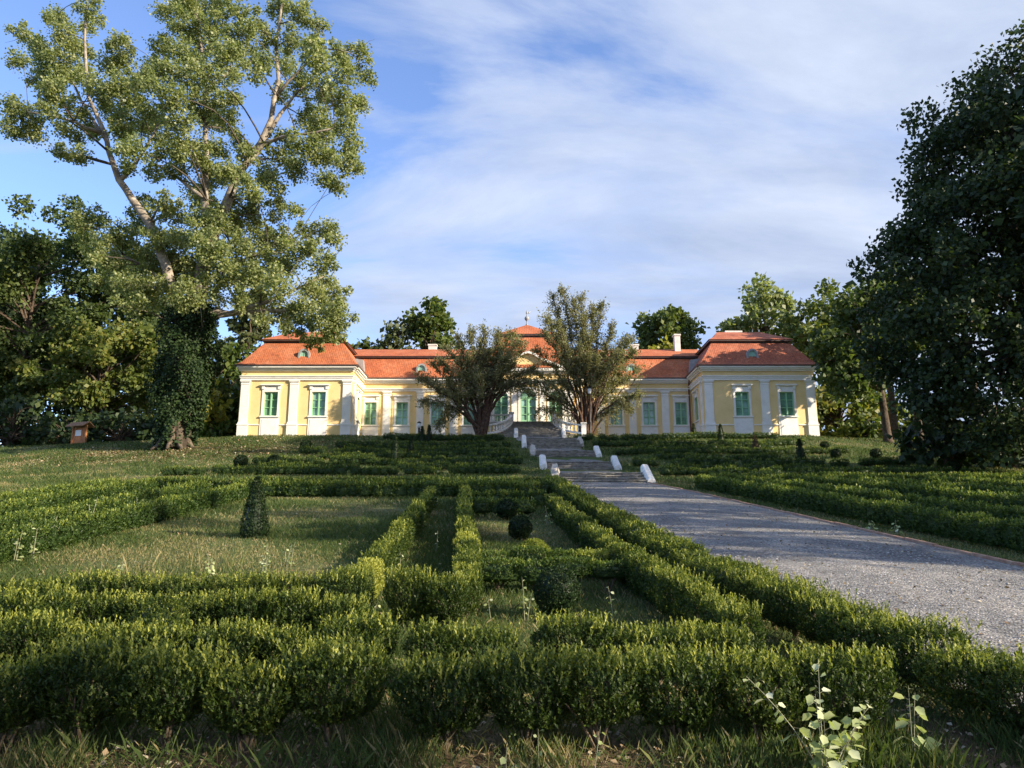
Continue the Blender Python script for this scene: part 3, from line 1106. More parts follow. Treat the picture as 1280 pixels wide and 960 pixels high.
# landings between the flights
zland = [(40.4, 48.1, 5.6, 6.56, 4.62, 4.35), (49.5, 55.1, 7.2, 8.2, 4.35, 3.9), (56.5, 60.9, 8.84, 9.66, 3.9, 3.35), (63.6, 67.0, 10.78, 11.5, 3.35, 2.2)]
for (y0, y1, z0, z1, xa, xb) in zland:
    ysl = np.linspace(y0, y1, 14); V = []; n = 10
    for y in ysl:
        f = (y - y0) / (y1 - y0)
        for uu in np.linspace(-1, 1, n):
            x = xa + (xb - xa) * f + uu * 2.35
            V.append((x, y, z0 + (z1 - z0) * f - .03 - .5 * max(0, abs(uu) - .9) * 10 * .4 + .02 * math.sin(x * 3 + y * 2)))
    Q = [(j * n + i, j * n + i + 1, (j + 1) * n + i + 1, (j + 1) * n + i) for j in range(13) for i in range(n - 1)]
    me = bpy.data.meshes.new('step_landing')
    me.from_pydata(V, [], Q)
    me.polygons.foreach_set('use_smooth', [True] * len(me.polygons))
    tag(link_mesh('step_landing', me, M['gravel']), kind='structure')

# white cheek blocks lying down the slope beside the flights


def cheek(x, y, z, w, ln, drop, label, mat, lean=0.0, broken=False):
    m = MB()
    w *= .64; ln *= .86
    sec = [(-w, -.45), (-w, .12), (-w * .82, .22), (-w * .5, .26), (w * .5, .26), (w * .82, .22), (w, .12), (w, -.45)]
    n = len(sec)
    vs = []
    r_ = np.random.default_rng(int(abs(x * 100 + y * 10)))
    segs = 6 if broken else 3
    for i in range(segs):
        f = i / (segs - 1)
        for a, b in sec:
            j = r_.normal(size=3) * (.045 if broken else .006)
            vs.append((a + lean * f + j[0], (f - .5) * ln + j[1], b - drop * .5 + drop * f + j[2] - (.25 * (1 - f) * (1 if broken else 0))))
    fs = [tuple(range(n - 1, -1, -1)), tuple(range((segs - 1) * n, segs * n))]
    for i in range(segs - 1):
        for k_ in range(n):
            k2 = (k_ + 1) % n
            fs.append((i * n + k_, i * n + k2, (i + 1) * n + k2, (i + 1) * n + k_))
    m.add([(a + x, b + y, c + z) for a, b, c in vs], fs)
    o = m.build('cheek_stone', mat, None, (x, y, z))
    o.location = (x, y, z)
    tag(o, label, 'stone block', 'cheek blocks beside the garden steps')


W_, G_ = M['plaster'], M['palestone']
cheek(.35, 67.2, 11.75, .3, 1.5, .75, 'white cheek block where the balustrade foot meets the steps, on the poplar side', W_)
cheek(.98, 62.0, 10.3, .3, 2.0, .9, 'white cheek block beside the fourth flight, hedge rows behind it', W_)
cheek(1.55, 56.6, 8.85, .32, 1.9, .7, 'crumbling grey cheek block at the third flight, hedges on its outer side', G_, broken=True)
cheek(1.98, 49.0, 7.1, .34, 2.1, .85, 'white cheek block beside the second flight, on the poplar side', W_)
cheek(2.4, 42.0, 5.75, .32, 2.2, .8, 'worn grey cheek block low beside the hedge corner at the lowest flight', G_, broken=True)
cheek(4.55, 67.0, 11.65, .28, 1.4, .7, 'white cheek block at the foot of the curved balustrade, below the multi-stemmed yew', W_)
cheek(5.62, 62.6, 10.35, .3, 1.5, .6, 'weathered grey cheek block beside the fourth flight, half sunk in grass', G_, broken=True)
cheek(6.25, 55.8, 8.6, .34, 2.1, .85, 'white cheek block beside the third flight, on the linden side', W_)
cheek(6.6, 48.7, 7.0, .35, 2.1, .85, 'white cheek block beside the second flight, leaning over the grass', W_)
cheek(6.98, 39.5, 5.35, .34, 2.2, .95, 'large white cheek block at the lowest flight, at the corner of the path edging', W_)

# ================================================================ STREET FURNITURE
L0 = (6.95, 67.5, gz(6.95, 67.5))
lamp = empty('lamp_post', L0, 'slim black lamp post standing in front of the multi-stemmed yew', 'lamp post')
m = MB()
m.lathe(L0, [(.13, -.1), (.13, .25), (.08, .35), (.065, 1.2), (.085, 1.25), (.085, 1.32), (.055, 1.38), (.04, 3.7), (.07, 3.75), (.07, 3.85)], 12)
m.build('post', M['iron'], lamp, L0, True)
m = MB()
m.lathe((L0[0], L0[1], L0[2] + 3.86), [(.1, 0), (.14, .03), (.19, .42), (.17, .45)], 8)
m.build('lamp_shade', M['lampglass'], lamp, L0)
m = MB()
m.lathe((L0[0], L0[1], L0[2] + 4.315), [(.24, 0), (.2, .08), (.08, .2), (.03, .3), (.015, .4)], 8)
m.build('cap', M['iron'], lamp, L0)

L1 = (-8.25, 67.5, gz(-8.25, 67.5))
bo = empty('bollard_light', L1, 'short bollard light with white head and black cap on the lawn before the house', 'bollard light')
m = MB()
m.lathe(L1, [(.09, -.1), (.09, .78)], 12)
m.build('post', M['iron'], bo, L1, True)
m = MB()
m.lathe((L1[0], L1[1], L1[2] + .783), [(.15, 0), (.15, .4)], 12)
m.build('lamp_head', M['lampglass'], bo, L1, True)
m = MB()
m.lathe((L1[0], L1[1], L1[2] + 1.186), [(.19, 0), (.19, .05), (.1, .14), (.03, .16)], 12)
m.build('cap', M['iron'], bo, L1, True)

K0 = (-41.0, 72.2, gz(-41.0, 72.2))
ki = empty('notice_board', K0, 'wooden notice board with a small shingled roof under the trees', 'notice board')
F = ((K0[0], K0[1]), (.94, -.34), (-.34, -.94))
b0 = K0[2]
for sx in (-.8, .8):
    m = MB()
    m.fbox(F, sx - .09, sx + .09, -.09, .09, b0 - .2, b0 + 1.95)
    m.build('post', M['wood'], ki, K0)
m = MB()
m.fbox(F, -.7, .7, -.04, .04, b0 + .25, b0 + 1.7)
m.build('board', M['wood'], ki, K0)
m = MB()
m.fbox(F, -.45, .25, .043, .06, b0 + .95, b0 + 1.5)
m.build('poster', M['paper'], ki, K0)
m = MB()
m.fprism(((K0[0] - 1.15 * .94, K0[1] + 1.15 * .34), (-.34, -.94), (.94, -.34)), [(-.65, b0 + 1.78), (0, b0 + 2.2), (.65, b0 + 1.78), (.65, b0 + 1.85), (0, b0 + 2.29), (-.65, b0 + 1.85)], 0, 2.3)
m.build('roof', M['shingle'], ki, K0)

# ================================================================ VEGETATION
EYE = np.array([0, 0, 1.6])


def sup(v, p=3.4):
    return (np.abs(v) ** p).sum(1, keepdims=True) ** (1 / p)


def core_quads(c, T, B, a, b, z0, z1, nu=10, nv=6, p=3.4):
    """closed blob as separate quads"""
    th = np.linspace(0, 2 * PI, nu + 1); ph = np.linspace(-PI / 2, PI / 2, nv + 1)
    TH, PH = np.meshgrid(th, ph)
    D = np.stack([np.cos(PH) * np.cos(TH), np.cos(PH) * np.sin(TH), np.sin(PH)], -1)
    sh = D.shape
    D = D.reshape(-1, 3)
    D = D / sup(D, p)
    W = c + T * (D[:, :1] * a) + B * (D[:, 1:2] * b) + np.array([0, 0, 1.]) * ((z0 + z1) / 2 + D[:, 2:] * (z1 - z0) / 2)
    W = W.reshape(sh)
    Q = np.stack([W[:-1, :-1], W[:-1, 1:], W[1:, 1:], W[1:, :-1]], 2)
    return Q.reshape(-1, 3)


def sprigs(rng, P, D, L, k=6, tint=(.1, .6), spread=.85, step=.33):
    """k leaves around each sprig"""
    n = len(P)
    D = unit(D)
    Pk = np.repeat(P, k, 0); Dk = np.repeat(D, k, 0)
    j = np.tile(np.arange(k), n).reshape(-1, 1)
    Lk = np.repeat(np.broadcast_to(np.asarray(L, float).reshape(-1, 1), (n, 1)), k, 0)
    R = rdir(rng, n * k)
    R = unit(R - (R * Dk).sum(1, keepdims=True) * Dk)
    ld = unit(Dk * .75 + R * spread)
    base = Pk + Dk * Lk * step * j
    nn = unit(Dk - ld * (Dk * ld).sum(1, keepdims=True) + .25 * rdir(rng, n * k))
    Ls = Lk * rng.uniform(.75, 1.2, (n * k, 1))
    V = leaf_verts(base, ld, nn, Ls, Ls * .48)
    t = np.repeat(rng.uniform(tint[0], tint[1], n), k) + rng.uniform(-.12, .12, n * k)
    return V, t


def resample(pts, sp):
    pts = np.array(pts, float)
    seg = np.linalg.norm(np.diff(pts, axis=0), axis=1)
    s = np.concatenate([[0], np.cumsum(seg)])
    n = max(2, int(round(s[-1] / sp)))
    q = (np.arange(n) + .5) / n * s[-1]
    X = np.stack([np.interp(q, s, pts[:, 0]), np.interp(q, s, pts[:, 1])], 1)
    q2 = q + .01
    X2 = np.stack([np.interp(q2, s, pts[:, 0]), np.interp(q2, s, pts[:, 1])], 1)
    T = unit(X2 - X + 1e-9)
    return X, T, s[-1] / n


HG = 'clipped box hedges of the parterre'
BG = 'box hedge rows across the bank'
cnt = [0]


def hedge(label, pts, w=.42, h=.45, sp=.36, bare=.0, group=HG, shoots=12, lai=1.7, mat=None, ragged=.1, miss=0.0, sun_patches=(), wave=0.0, name='box_hedge'):
    cnt[0] += 1
    rng = np.random.default_rng(1000 + cnt[0])
    if pts[0][1] > 7.3 or pts[-1][1] > 9:
        w *= .74; h *= .88
    X, T, sp = resample(pts, sp)
    if wave:
        ph = rng.uniform(0, 6.28, 3)
        s_ = np.arange(len(X)) * sp
        X = X + np.stack([-T[:, 1], T[:, 0]], 1) * (wave * (np.sin(s_ / 2.1 + ph[0]) + .6 * np.sin(s_ / .9 + ph[1]))).reshape(-1, 1)
    root = (float(X[0, 0]), float(X[0, 1]), gz(X[0, 0], X[0, 1]))
    VV, TT = [], []
    stems = []
    near_any = False
    for i in range(len(X)):
        if miss and rng.random() < miss: continue
        x, y = X[i] + rng.normal(0, .02, 2)
        z = gz(x, y)
        dist = max(3.5, math.hypot(x, y))
        L = min(.08, max(.023, .0029 * dist))
        t3 = np.array([T[i, 0], T[i, 1], 0]); b3 = np.array([-T[i, 1], T[i, 0], 0])
        near = dist < 8.2
        a = sp * (.58 if near else .62) * rng.uniform(.92, 1.14); b = w / 2 * rng.uniform(1 - ragged, 1 + ragged); ht = h * rng.uniform(1 - ragged, 1 + ragged * .8)
        zb = bare * ht * rng.uniform(.7, 1.2)
        near = dist < 8.2
        near_any |= near
        area = sp * (w + 2 * ht)
        k = 6 if near else 4
        n = int(lai * (1.25 if near else 1.0) * area / (.5 * L * L * .48) / k) + 4
        c = np.array([x, y, z])
        u = rng.uniform(-1, 1, (n, 3))
        nrm = np.abs(u).max(1, keepdims=True)
        u = u / nrm
        u = u / sup(u, 2.5 if near else 3.2)
        dep = (1 - (.42 if near else .2) * rng.random((n, 1)) ** 2.2)
        lump = 1 + .10 * np.sin(u[:, :1] * 5 + i * 1.7) * np.cos(u[:, 2:] * 4 + i)
        q = u * dep * lump
        if bare > .09:
            q[:, :2] *= (.66 + .34 * np.clip((q[:, 2:] + 1) * .75, 0, 1))
        P = c + t3 * (q[:, :1] * a) + b3 * (q[:, 1:2] * b) + np.array([0, 0, 1.]) * ((zb + ht) / 2 + q[:, 2:] * (ht - zb) / 2)
        # keep clear of the ground
        P[:, 2] = np.maximum(P[:, 2], z + .015)
        no = unit(t3 * (u[:, :1] ** 3) + b3 * (u[:, 1:2] ** 3) + np.array([0, 0, 1.]) * (u[:, 2:] ** 3))
        D = unit(no * .55 + np.array([0, 0, 1.35 if near else .95]) + .42 * rng.normal(size=(n, 3)))
        tl = (.0, .46)
        g_ = any(abs(x - gx) < gr and abs(y - gy) < gr for gx, gy, gr in sun_patches)
        if g_: tl = (.72, 1.0)  # paler leaf tint painted where a patch of sun should lie
        off = rng.uniform(-.08, .1)
        young_sunlit = .22 * (u[:, 2] > .55) * (dep[:, 0] > .9)  # pale new growth, its tint also raised to imitate sunlit hedge tops
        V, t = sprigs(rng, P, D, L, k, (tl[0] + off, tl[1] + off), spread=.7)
        t = t + np.repeat(young_sunlit, k)
        VV.append(V); TT.append(t)
        ns = int(shoots * (1.7 if near else .6) * min(1, (.05 / L)) * (sp / .36) * 2.2)
        if ns > 0:
            us = rng.uniform(-.95, .95, (ns, 2))
            P = c + t3 * (us[:, :1] * a) + b3 * (us[:, 1:] * b) + np.array([0, 0, 1.]) * (ht * rng.uniform(.9, 1.0, (ns, 1)))
            D = unit(np.array([0, 0, 1.]) + .28 * rng.normal(size=(ns, 3)))
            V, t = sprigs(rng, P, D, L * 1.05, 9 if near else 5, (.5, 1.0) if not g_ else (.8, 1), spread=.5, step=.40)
            VV.append(V); TT.append(t)
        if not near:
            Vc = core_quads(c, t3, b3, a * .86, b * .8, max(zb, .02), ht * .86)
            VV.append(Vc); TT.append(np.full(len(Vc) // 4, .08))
        if dist < 10.5 and bare > 0:
            m = MB()
            for s in range(7):
                e_ = rng.uniform(-.8, .8, 2)
                tip = c + t3 * e_[0] * a + b3 * e_[1] * b + np.array([0, 0, ht * rng.uniform(.55, .85)])
                p0 = c + np.array([rng.normal(0, .015), rng.normal(0, .015), -.03])
                mid = p0 * .55 + tip * .45 + np.array([rng.normal(0, .02), rng.normal(0, .02), .05])
                m.tube([p0, mid, tip], [.011, .007, .003], 5)
            stems.append(m)
    V = np.concatenate(VV); t = np.concatenate(TT)
    V = V - np.array(root)
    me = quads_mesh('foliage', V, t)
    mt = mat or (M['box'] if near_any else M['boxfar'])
    if stems:
        o = empty(name, root, label, 'hedge', group)
        link_mesh('foliage', me, mt, o)
        for m in stems:
            m.build('stem', M['twig'], o, root)
    else:
        me.name = name
        o = link_mesh(name, me, mt, None, root)
        tag(o, label, 'hedge', group)
    return o


def topiary(name, label, x, y, kind, r, h, mat, group, sink=0.0, cat='topiary', lai=2.0):
    cnt[0] += 1
    rng = np.random.default_rng(2000 + cnt[0])
    z = gz(x, y)
    dist = math.hypot(x, y)
    L = min(.07, max(.018, .0019 * dist))
    c = np.array([x, y, z])
    area = PI * r * r * 4 if kind == 'ball' else PI * r * h * 1.1
    k = 5
    n = int(lai * area / (.5 * L * L * .55) / k) + 20
    if kind == 'ball':
        u = rdir(rng, n)
        lump = 1 + .06 * np.sin(u[:, :1] * 6 + cnt[0]) * np.cos(u[:, 2:] * 5)
        q = u * (1 - .16 * rng.random((n, 1)) ** 2) * lump
        P = c + np.array([0, 0, h / 2 - sink]) + q * np.array([r, r, h / 2])
        no = u
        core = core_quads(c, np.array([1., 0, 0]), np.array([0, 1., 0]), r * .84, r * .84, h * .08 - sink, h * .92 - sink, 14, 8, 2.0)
    else:
        s = rng.random((n, 1)) ** 1.3
        s = np.clip(s, 0, .985)
        a = rng.uniform(0, 2 * PI, (n, 1))
        prof = lambda s: r * (1 - .86 * s ** 1.2) * np.sqrt(np.clip((1.0 - s) / .12, 0, 1)) * (1 - .12 * np.clip((.08 - s) / .08, 0, 1))
        rr = prof(s) * (1 + .05 * np.sin(a * 3 + s * 9)) * (1 - .15 * rng.random((n, 1)) ** 2)
        P = c + np.concatenate([np.cos(a) * rr, np.sin(a) * rr, s * h * .97 + .02], 1)
        no = unit(np.concatenate([np.cos(a), np.sin(a), np.full_like(a, .3)], 1))
        sg = np.linspace(0, 1, 9); ag = np.linspace(0, 2 * PI, 15)
        SG, AG = np.meshgrid(sg, ag, indexing='ij')
        RG = prof(SG) * .82
        W = np.stack([x + np.cos(AG) * RG, y + np.sin(AG) * RG, z + SG * h * .96], -1)
        core = np.stack([W[:-1, :-1], W[:-1, 1:], W[1:, 1:], W[1:, :-1]], 2).reshape(-1, 3)
    D = unit(no * .7 + np.array([0, 0, .7]) + .35 * rng.normal(size=(n, 3)))
    V, t = sprigs(rng, P, D, L, k, (.05, .75), step=.2, spread=.6)
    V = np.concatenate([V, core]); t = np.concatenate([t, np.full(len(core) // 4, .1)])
    root = (x, y, z)
    me = quads_mesh('foliage', V - c, t)
    if dist < 22:
        o = empty(name, root, label, cat, group)
        link_mesh('foliage', me, mat, o)
        m = MB()
        m.tube([(x, y, z - .1), (x + .01, y, z + h * .5)], [.022, .015], 6)
        m.build('stem', M['twig'], o, root)
    else:
        me.name = name
        o = tag(link_mesh(name, me, mat, None, root), label, cat, group)
    return o


# ---- the parterre in front
hedge('box hedge row standing first at the dry soil edge, with bare stems showing', [(-5.2, 4.47), (-.74, 4.43)], .46, .45, .44, .2, shoots=16, ragged=.2)
hedge('first box hedge row from the soil edge, on the gravel side of its narrow gap', [(-.58, 4.43), (1.95, 4.45)], .46, .46, .44, .2, shoots=16, ragged=.2)
hedge('second box hedge row behind the soil edge, on the lawn side of the gap', [(-5.6, 5.5), (-.8, 5.42)], .38, .40, .42, .2, shoots=13, ragged=.14)
hedge('very short second-row box hedge between the narrow gap and the grass opening', [(-.68, 5.36), (-.02, 5.36)], .38, .40, .4, .2)
hedge('second-row box hedge running from the grass opening to the gravel path hedge', [(.2, 5.4), (1.62, 5.46)], .4, .41, .42, .2, shoots=14, ragged=.14)
hedge('short lit box hedge crosspiece joining second and third rows at the frame edge', [(-3.62, 5.7), (-3.6, 6.2)], .5, .5, .36, .1, shoots=18)
hedge('third box hedge row, its lawn end turned towards the low round box bush', [(-3.95, 6.5), (-1.15, 6.42)], .42, .42, .4, .15)
hedge('fourth box hedge row edging the lawn that holds the single cone', [(-6.2, 7.2), (-1.35, 7.1)], .42, .44, .36, .08, lai=1.6)
hedge('short box hedge block closing the near end of the narrow grass walk', [(-1.14, 7.2), (-.36, 7.18)], .44, .46, .36, .1)
hedge('long box hedge between the cone lawn and the narrow grass walk', [(-1.5, 7.45), (-2.44, 23.5)], .34, .45, .38, .06, sun_patches=[(-1.5, 8.6, .42)], lai=1.6)
hedge('long box hedge between the narrow grass walk and the cells with topiary balls', [(-.42, 7.5), (-.72, 12.3), (-1.23, 20), (-1.5, 25)], .36, .45, .38, .06, sun_patches=[(-.66, 10.9, .5)], lai=1.6)
hedge('inner box hedge running beside the gravel path hedge, closing the topiary cells', [(1.72, 5.85), (1.42, 9.4), (1.2, 14), (1.02, 20)], .4, .45, .38, .06, sun_patches=[(1.36, 10.2, .3)], lai=1.6)
hedge('long box hedge lining the gravel path all the way up to the steps', [(3.05, 3.95), (2.76, 4.9), (2.48, 6.6), (2.12, 9.2), (1.98, 12), (1.78, 20), (1.7, 34)], .70, .47, .4, .1, shoots=16, lai=1.6, ragged=.13)
hedge('box hedge row with trunks showing behind the topiary cell opening', [(-.34, 9.0), (1.3, 9.02)], .36, .4, .42, .38)
hedge('second box hedge row behind the trunks, next to the round bush coloured as if sunlit', [(-.34, 9.85), (1.2, 9.9)], .36, .4, .38, .2, sun_patches=[(.9, 9.9, .25)])
hedge('gappy box hedge row closing the upper topiary cell', [(-1.0, 18.9), (.55, 18.9)], .42, .46, .5, .25, ragged=.15)
hedge('box hedge row just above the gappy row of the upper topiary cell', [(-1.1, 22.0), (.95, 22.0)], .42, .45, .42)
hedge('long box hedge closing the far end of the cone lawn', [(-8.7, 27.0), (.6, 26.6)], .45, .5, .42)
hedge('second long box hedge behind the far end of the cone lawn', [(-10.3, 29.4), (1.45, 28.8)], .5, .46, .42, sun_patches=[(.4, 28.9, .6)])
hedge('third long box hedge at the foot of the bank above the cone lawn', [(-11.2, 32.6), (1.5, 32.0)], .5, .45, .45)
hedge('box hedge bounding the outer side of the cone lawn', [(-6.5, 8.0), (-7.25, 11), (-8.0, 17), (-9.0, 26)], .45, .46, .4)
hedge('second box hedge outwards from the cone lawn', [(-7.6, 8.8), (-8.6, 13), (-9.9, 20), (-11.2, 28.2)], .45, .46, .42)
hedge('third box hedge outwards from the cone lawn', [(-9.9, 12.5), (-11.2, 17.5), (-12.6, 23), (-14.4, 31)], .5, .46, .42)
hedge('outermost box hedge towards the open lawn with the poplar', [(-11.3, 14.5), (-13.2, 21), (-15.6, 30.5)], .5, .46, .42)
hedge('box hedge crosspiece joining the outer hedges below the poplar', [(-15.3, 32.5), (-10.8, 31)], .5, .45, .42)
# ---- the mirror parterre beyond the path
hedge('long box hedge beside the brick edging beyond the gravel path', [(8.1, 6), (8.05, 14), (8.1, 33.5)], .5, .5, .42)
hedge('second box hedge in from the brick edging beyond the path', [(9.75, 11), (9.8, 22), (9.7, 33)], .5, .5, .42)
hedge('third box hedge in from the brick edging beyond the path', [(12.2, 14), (12.5, 24), (12.4, 33)], .5, .5, .42)
hedge('fourth box hedge in from the brick edging beyond the path', [(14.4, 17), (14.6, 33)], .5, .5, .42)
hedge('fifth box hedge in from the brick edging, below the tall lindens', [(17.6, 20), (17.8, 33)], .5, .5, .45)
hedge('box hedge closing the top of the beds beyond the path', [(8.6, 34.6), (25, 34.6)], .5, .5, .45)
hedge('box hedge row at the foot of the bank beyond the path', [(9.6, 37.4), (27, 37.2)], .55, .5, .45)

# ---- rows across the bank
for lab, pts in (
    ('lowest wavy box hedge row on the bank, on the poplar side of the steps', [(-19.5, 43.6), (.4, 44.2)]),
    ('second wavy box hedge row up the bank, on the poplar side of the steps', [(-17, 50.4), (.6, 50.2)]),
    ('third wavy box hedge row up the bank, below four small cones', [(-15.8, 56.6), (.2, 55.8)]),
    ('fourth wavy box hedge row up the bank, poplar side, overgrown with grass', [(-14.6, 61.4), (-.2, 61.2)]),
    ('top box hedge row on the bank in front of the two-trunked yew', [(-11, 65.2), (-.8, 64.9)]),
    ('lowest box hedge row on the bank between the big white block and the lindens', [(8.4, 43.0), (26.3, 42.6)]),
    ('second box hedge row up the bank, on the linden side of the steps', [(7.9, 49.8), (25.6, 49.8)]),
    ('third box hedge row up the bank, linden side, passing the brown conifer', [(7.6, 56.4), (25.0, 57.0)]),
    ('fourth box hedge row up the bank, linden side, passing the bluish conifer', [(6.6, 62.0), (24.0, 62.4)]),
    ('top box hedge row on the bank below the lamp post', [(5.4, 65.0), (23.0, 66.0)]),
):
    hedge(lab, pts, .7, .48, .5, group=BG, ragged=.26, miss=.07, wave=.28, shoots=8, lai=1.35)

for lab, pts in (
    ('broken short hedge row between the lowest and second bank rows, poplar side', [(-15.5, 47.2), (-9.5, 47.6)]),
    ('short curved hedge between the lowest and second bank rows, close to the steps', [(-7.0, 47.6), (-.4, 47.0)]),
    ('short hedge row just behind the slim dark cone on the bank', [(-13.5, 53.8), (-4.0, 53.4)]),
    ('short hedge piece beside the crumbling grey cheek block', [(-3.0, 53.2), (.2, 53.0)]),
    ('low hedge row under the sunlit wing, between third and fourth bank rows', [(-13.0, 59.2), (-2.0, 58.8)]),
    ('short hedge row between the lowest and second bank rows, linden side', [(9.5, 46.6), (19.0, 46.2)]),
    ('short hedge ending at the narrow dark cone on the bank', [(10.0, 53.2), (18.4, 53.0)]),
    ('short hedge row passing behind the browned small conifer', [(9.0, 59.4), (20.5, 59.6)]),
):
    hedge(lab, pts, .66, .42, .5, group=BG, ragged=.3, miss=.12, wave=.3, shoots=8, lai=1.3)

# ---- cones and balls
TG = 'clipped balls of the parterre'
topiary('topiary_cone', 'tall dark clipped cone alone on the lawn bed', -4.78, 14.5, 'cone', .265, 1.13, M['topiary'], None)
topiary('topiary_ball', 'small clipped box ball in the grass cell beside the trunks', .44, 7.72, 'ball', .215, .46, M['topiary'], TG)
topiary('topiary_ball', 'dark clipped ball standing free in the upper grass cell', .15, 14.2, 'ball', .2, .4, M['topiary'], TG)
topiary('topiary_ball', 'round bush with sunlight put into its leaf colour, half hidden behind the row with trunks', .3, 10.6, 'ball', .22, .4, M['painted_sun'], TG)  # sun on this bush is painted into its leaves
topiary('topiary_ball', 'clipped ball on a bare stem before the gappy hedge row', -.12, 18.2, 'ball', .23, .46, M['topiary'], TG)
topiary('topiary_ball', 'low round box bush between the second and third front hedge rows', -2.62, 5.95, 'ball', .21, .5, M['box'], TG)
CG = 'small cones on the bank'
for (x, y, h, lab) in ((-8.1, 53.2, 1.65, 'slim dark cone standing lowest of the four before the house'), (-7.25, 54.9, 1.4, 'small dark cone second up the bank, beside the slim cone'),
                       (-7.4, 62.7, 1.5, 'dark cone standing before the bollard light'), (-7.0, 64.3, 1.35, 'dark cone highest on the bank near the two-trunked yew'),
                       (15.9, 66.6, 1.15, 'small dark cone before the downpipe corner of the house'), (17.2, 62.8, 1.65, 'bluish conifer cone before the shaded wing'),
                       (19.1, 50.8, 1.6, 'narrow dark cone lowest on the bank on the linden side')):
    topiary('topiary_cone', lab, x, y, 'cone', h * .205, h * 1.05, M['topiary'], CG)
topiary('dry_conifer', 'browned small conifer on the bank before the shaded wing', 18.3, 57.5, 'cone', .33, 1.3, noisy('brown needles', [(.06, .045, .025), (.12, .085, .045)], 9, .9), None, cat='conifer')
for (x, y, r, lab) in ((24.7, 60.4, .38, 'dark clipped ball on the grass below the corner of the shaded wing'), (25.6, 53.9, .45, 'dark clipped ball at the end of the second bank row, linden side'),
                       (26.5, 46.2, .45, 'dark clipped ball lowest on the grass towards the lindens'), (21.6, 63.4, .38, 'small clipped ball before the basement window of the shaded wing'),
                       (-16.1, 59.7, .5, 'dark clipped ball at the end of the bank rows below the sunlit wing'), (-17.3, 49.0, .5, 'dark clipped ball at the edge of the lawn below the poplar'),
                       (-14.9, 48.2, .55, 'taller clipped bush beside the ball at the lawn edge'), (-12.9, 58.2, .4, 'small clipped ball among the bank rows under the sunlit wing'),
                       (22.9, 54.2, .4, 'clipped ball inside the second bank row near the narrow dark cone')):
    r *= .8
    topiary('topiary_ball', lab, x, y, 'ball', r, r * 2, M['topiary'], 'clipped balls on the bank', sink=.05)


# ================================================================ TREES
def blobs_leaves(rng, blobs, nleaf, size, aspect=.75, flat=.75, droop=.0, tint=(.1, .75), shell=.5):
    """blobs: (n,4) centres and radii"""
    VV, TT = [], []
    for (x, y, z, r) in blobs:
        n = max(8, int(nleaf * (r ** 2)))
        u = rdir(rng, n)
        rho = (shell + (1 - shell) * rng.random((n, 1))) * (rng.random((n, 1)) ** .12)
        rho = np.where(rng.random((n, 1)) < .22, rho * 1.18, rho)
        lump = 1 + .22 * np.sin(u[:, :1] * 4 + x) * np.cos(u[:, 1:2] * 5 + z) + .12 * np.sin(u[:, 2:] * 7 + y)
        P = np.array([x, y, z]) + u * rho * lump * r * np.array([1, 1, flat])
        D = unit(rdir(rng, n) + np.array([0, 0, -droop]) + u * .35)
        N = unit(rdir(rng, n) * .9 + np.array([0, 0, .22]) + u * .35)
        s = size * rng.uniform(.7, 1.3, n)
        VV.append(leaf_verts(P, D, N, s, s * aspect))
        b0 = rng.uniform(-.12, .12)
        TT.append(rng.uniform(tint[0], tint[1], n) + b0)
    return np.concatenate(VV), np.concatenate(TT)


def limb(m, p0, p1, r0, r1, rng, bend=.12, n=5, sides=6):
    p0 = np.array(p0, float); p1 = np.array(p1, float)
    L = np.linalg.norm(p1 - p0)
    off = rng.normal(0, bend * L, 3) * np.array([1, 1, .5])
    pts = []
    for i in range(n + 1):
        f = i / n
        pts.append(p0 * (1 - f) + p1 * f + off * math.sin(PI * f) + np.array([0, 0, .10 * L * math.sin(PI * f)]))
    m.tube(pts, [r0 + (r1 - r0) * (i / n) for i in range(n + 1)], sides, cap=False)


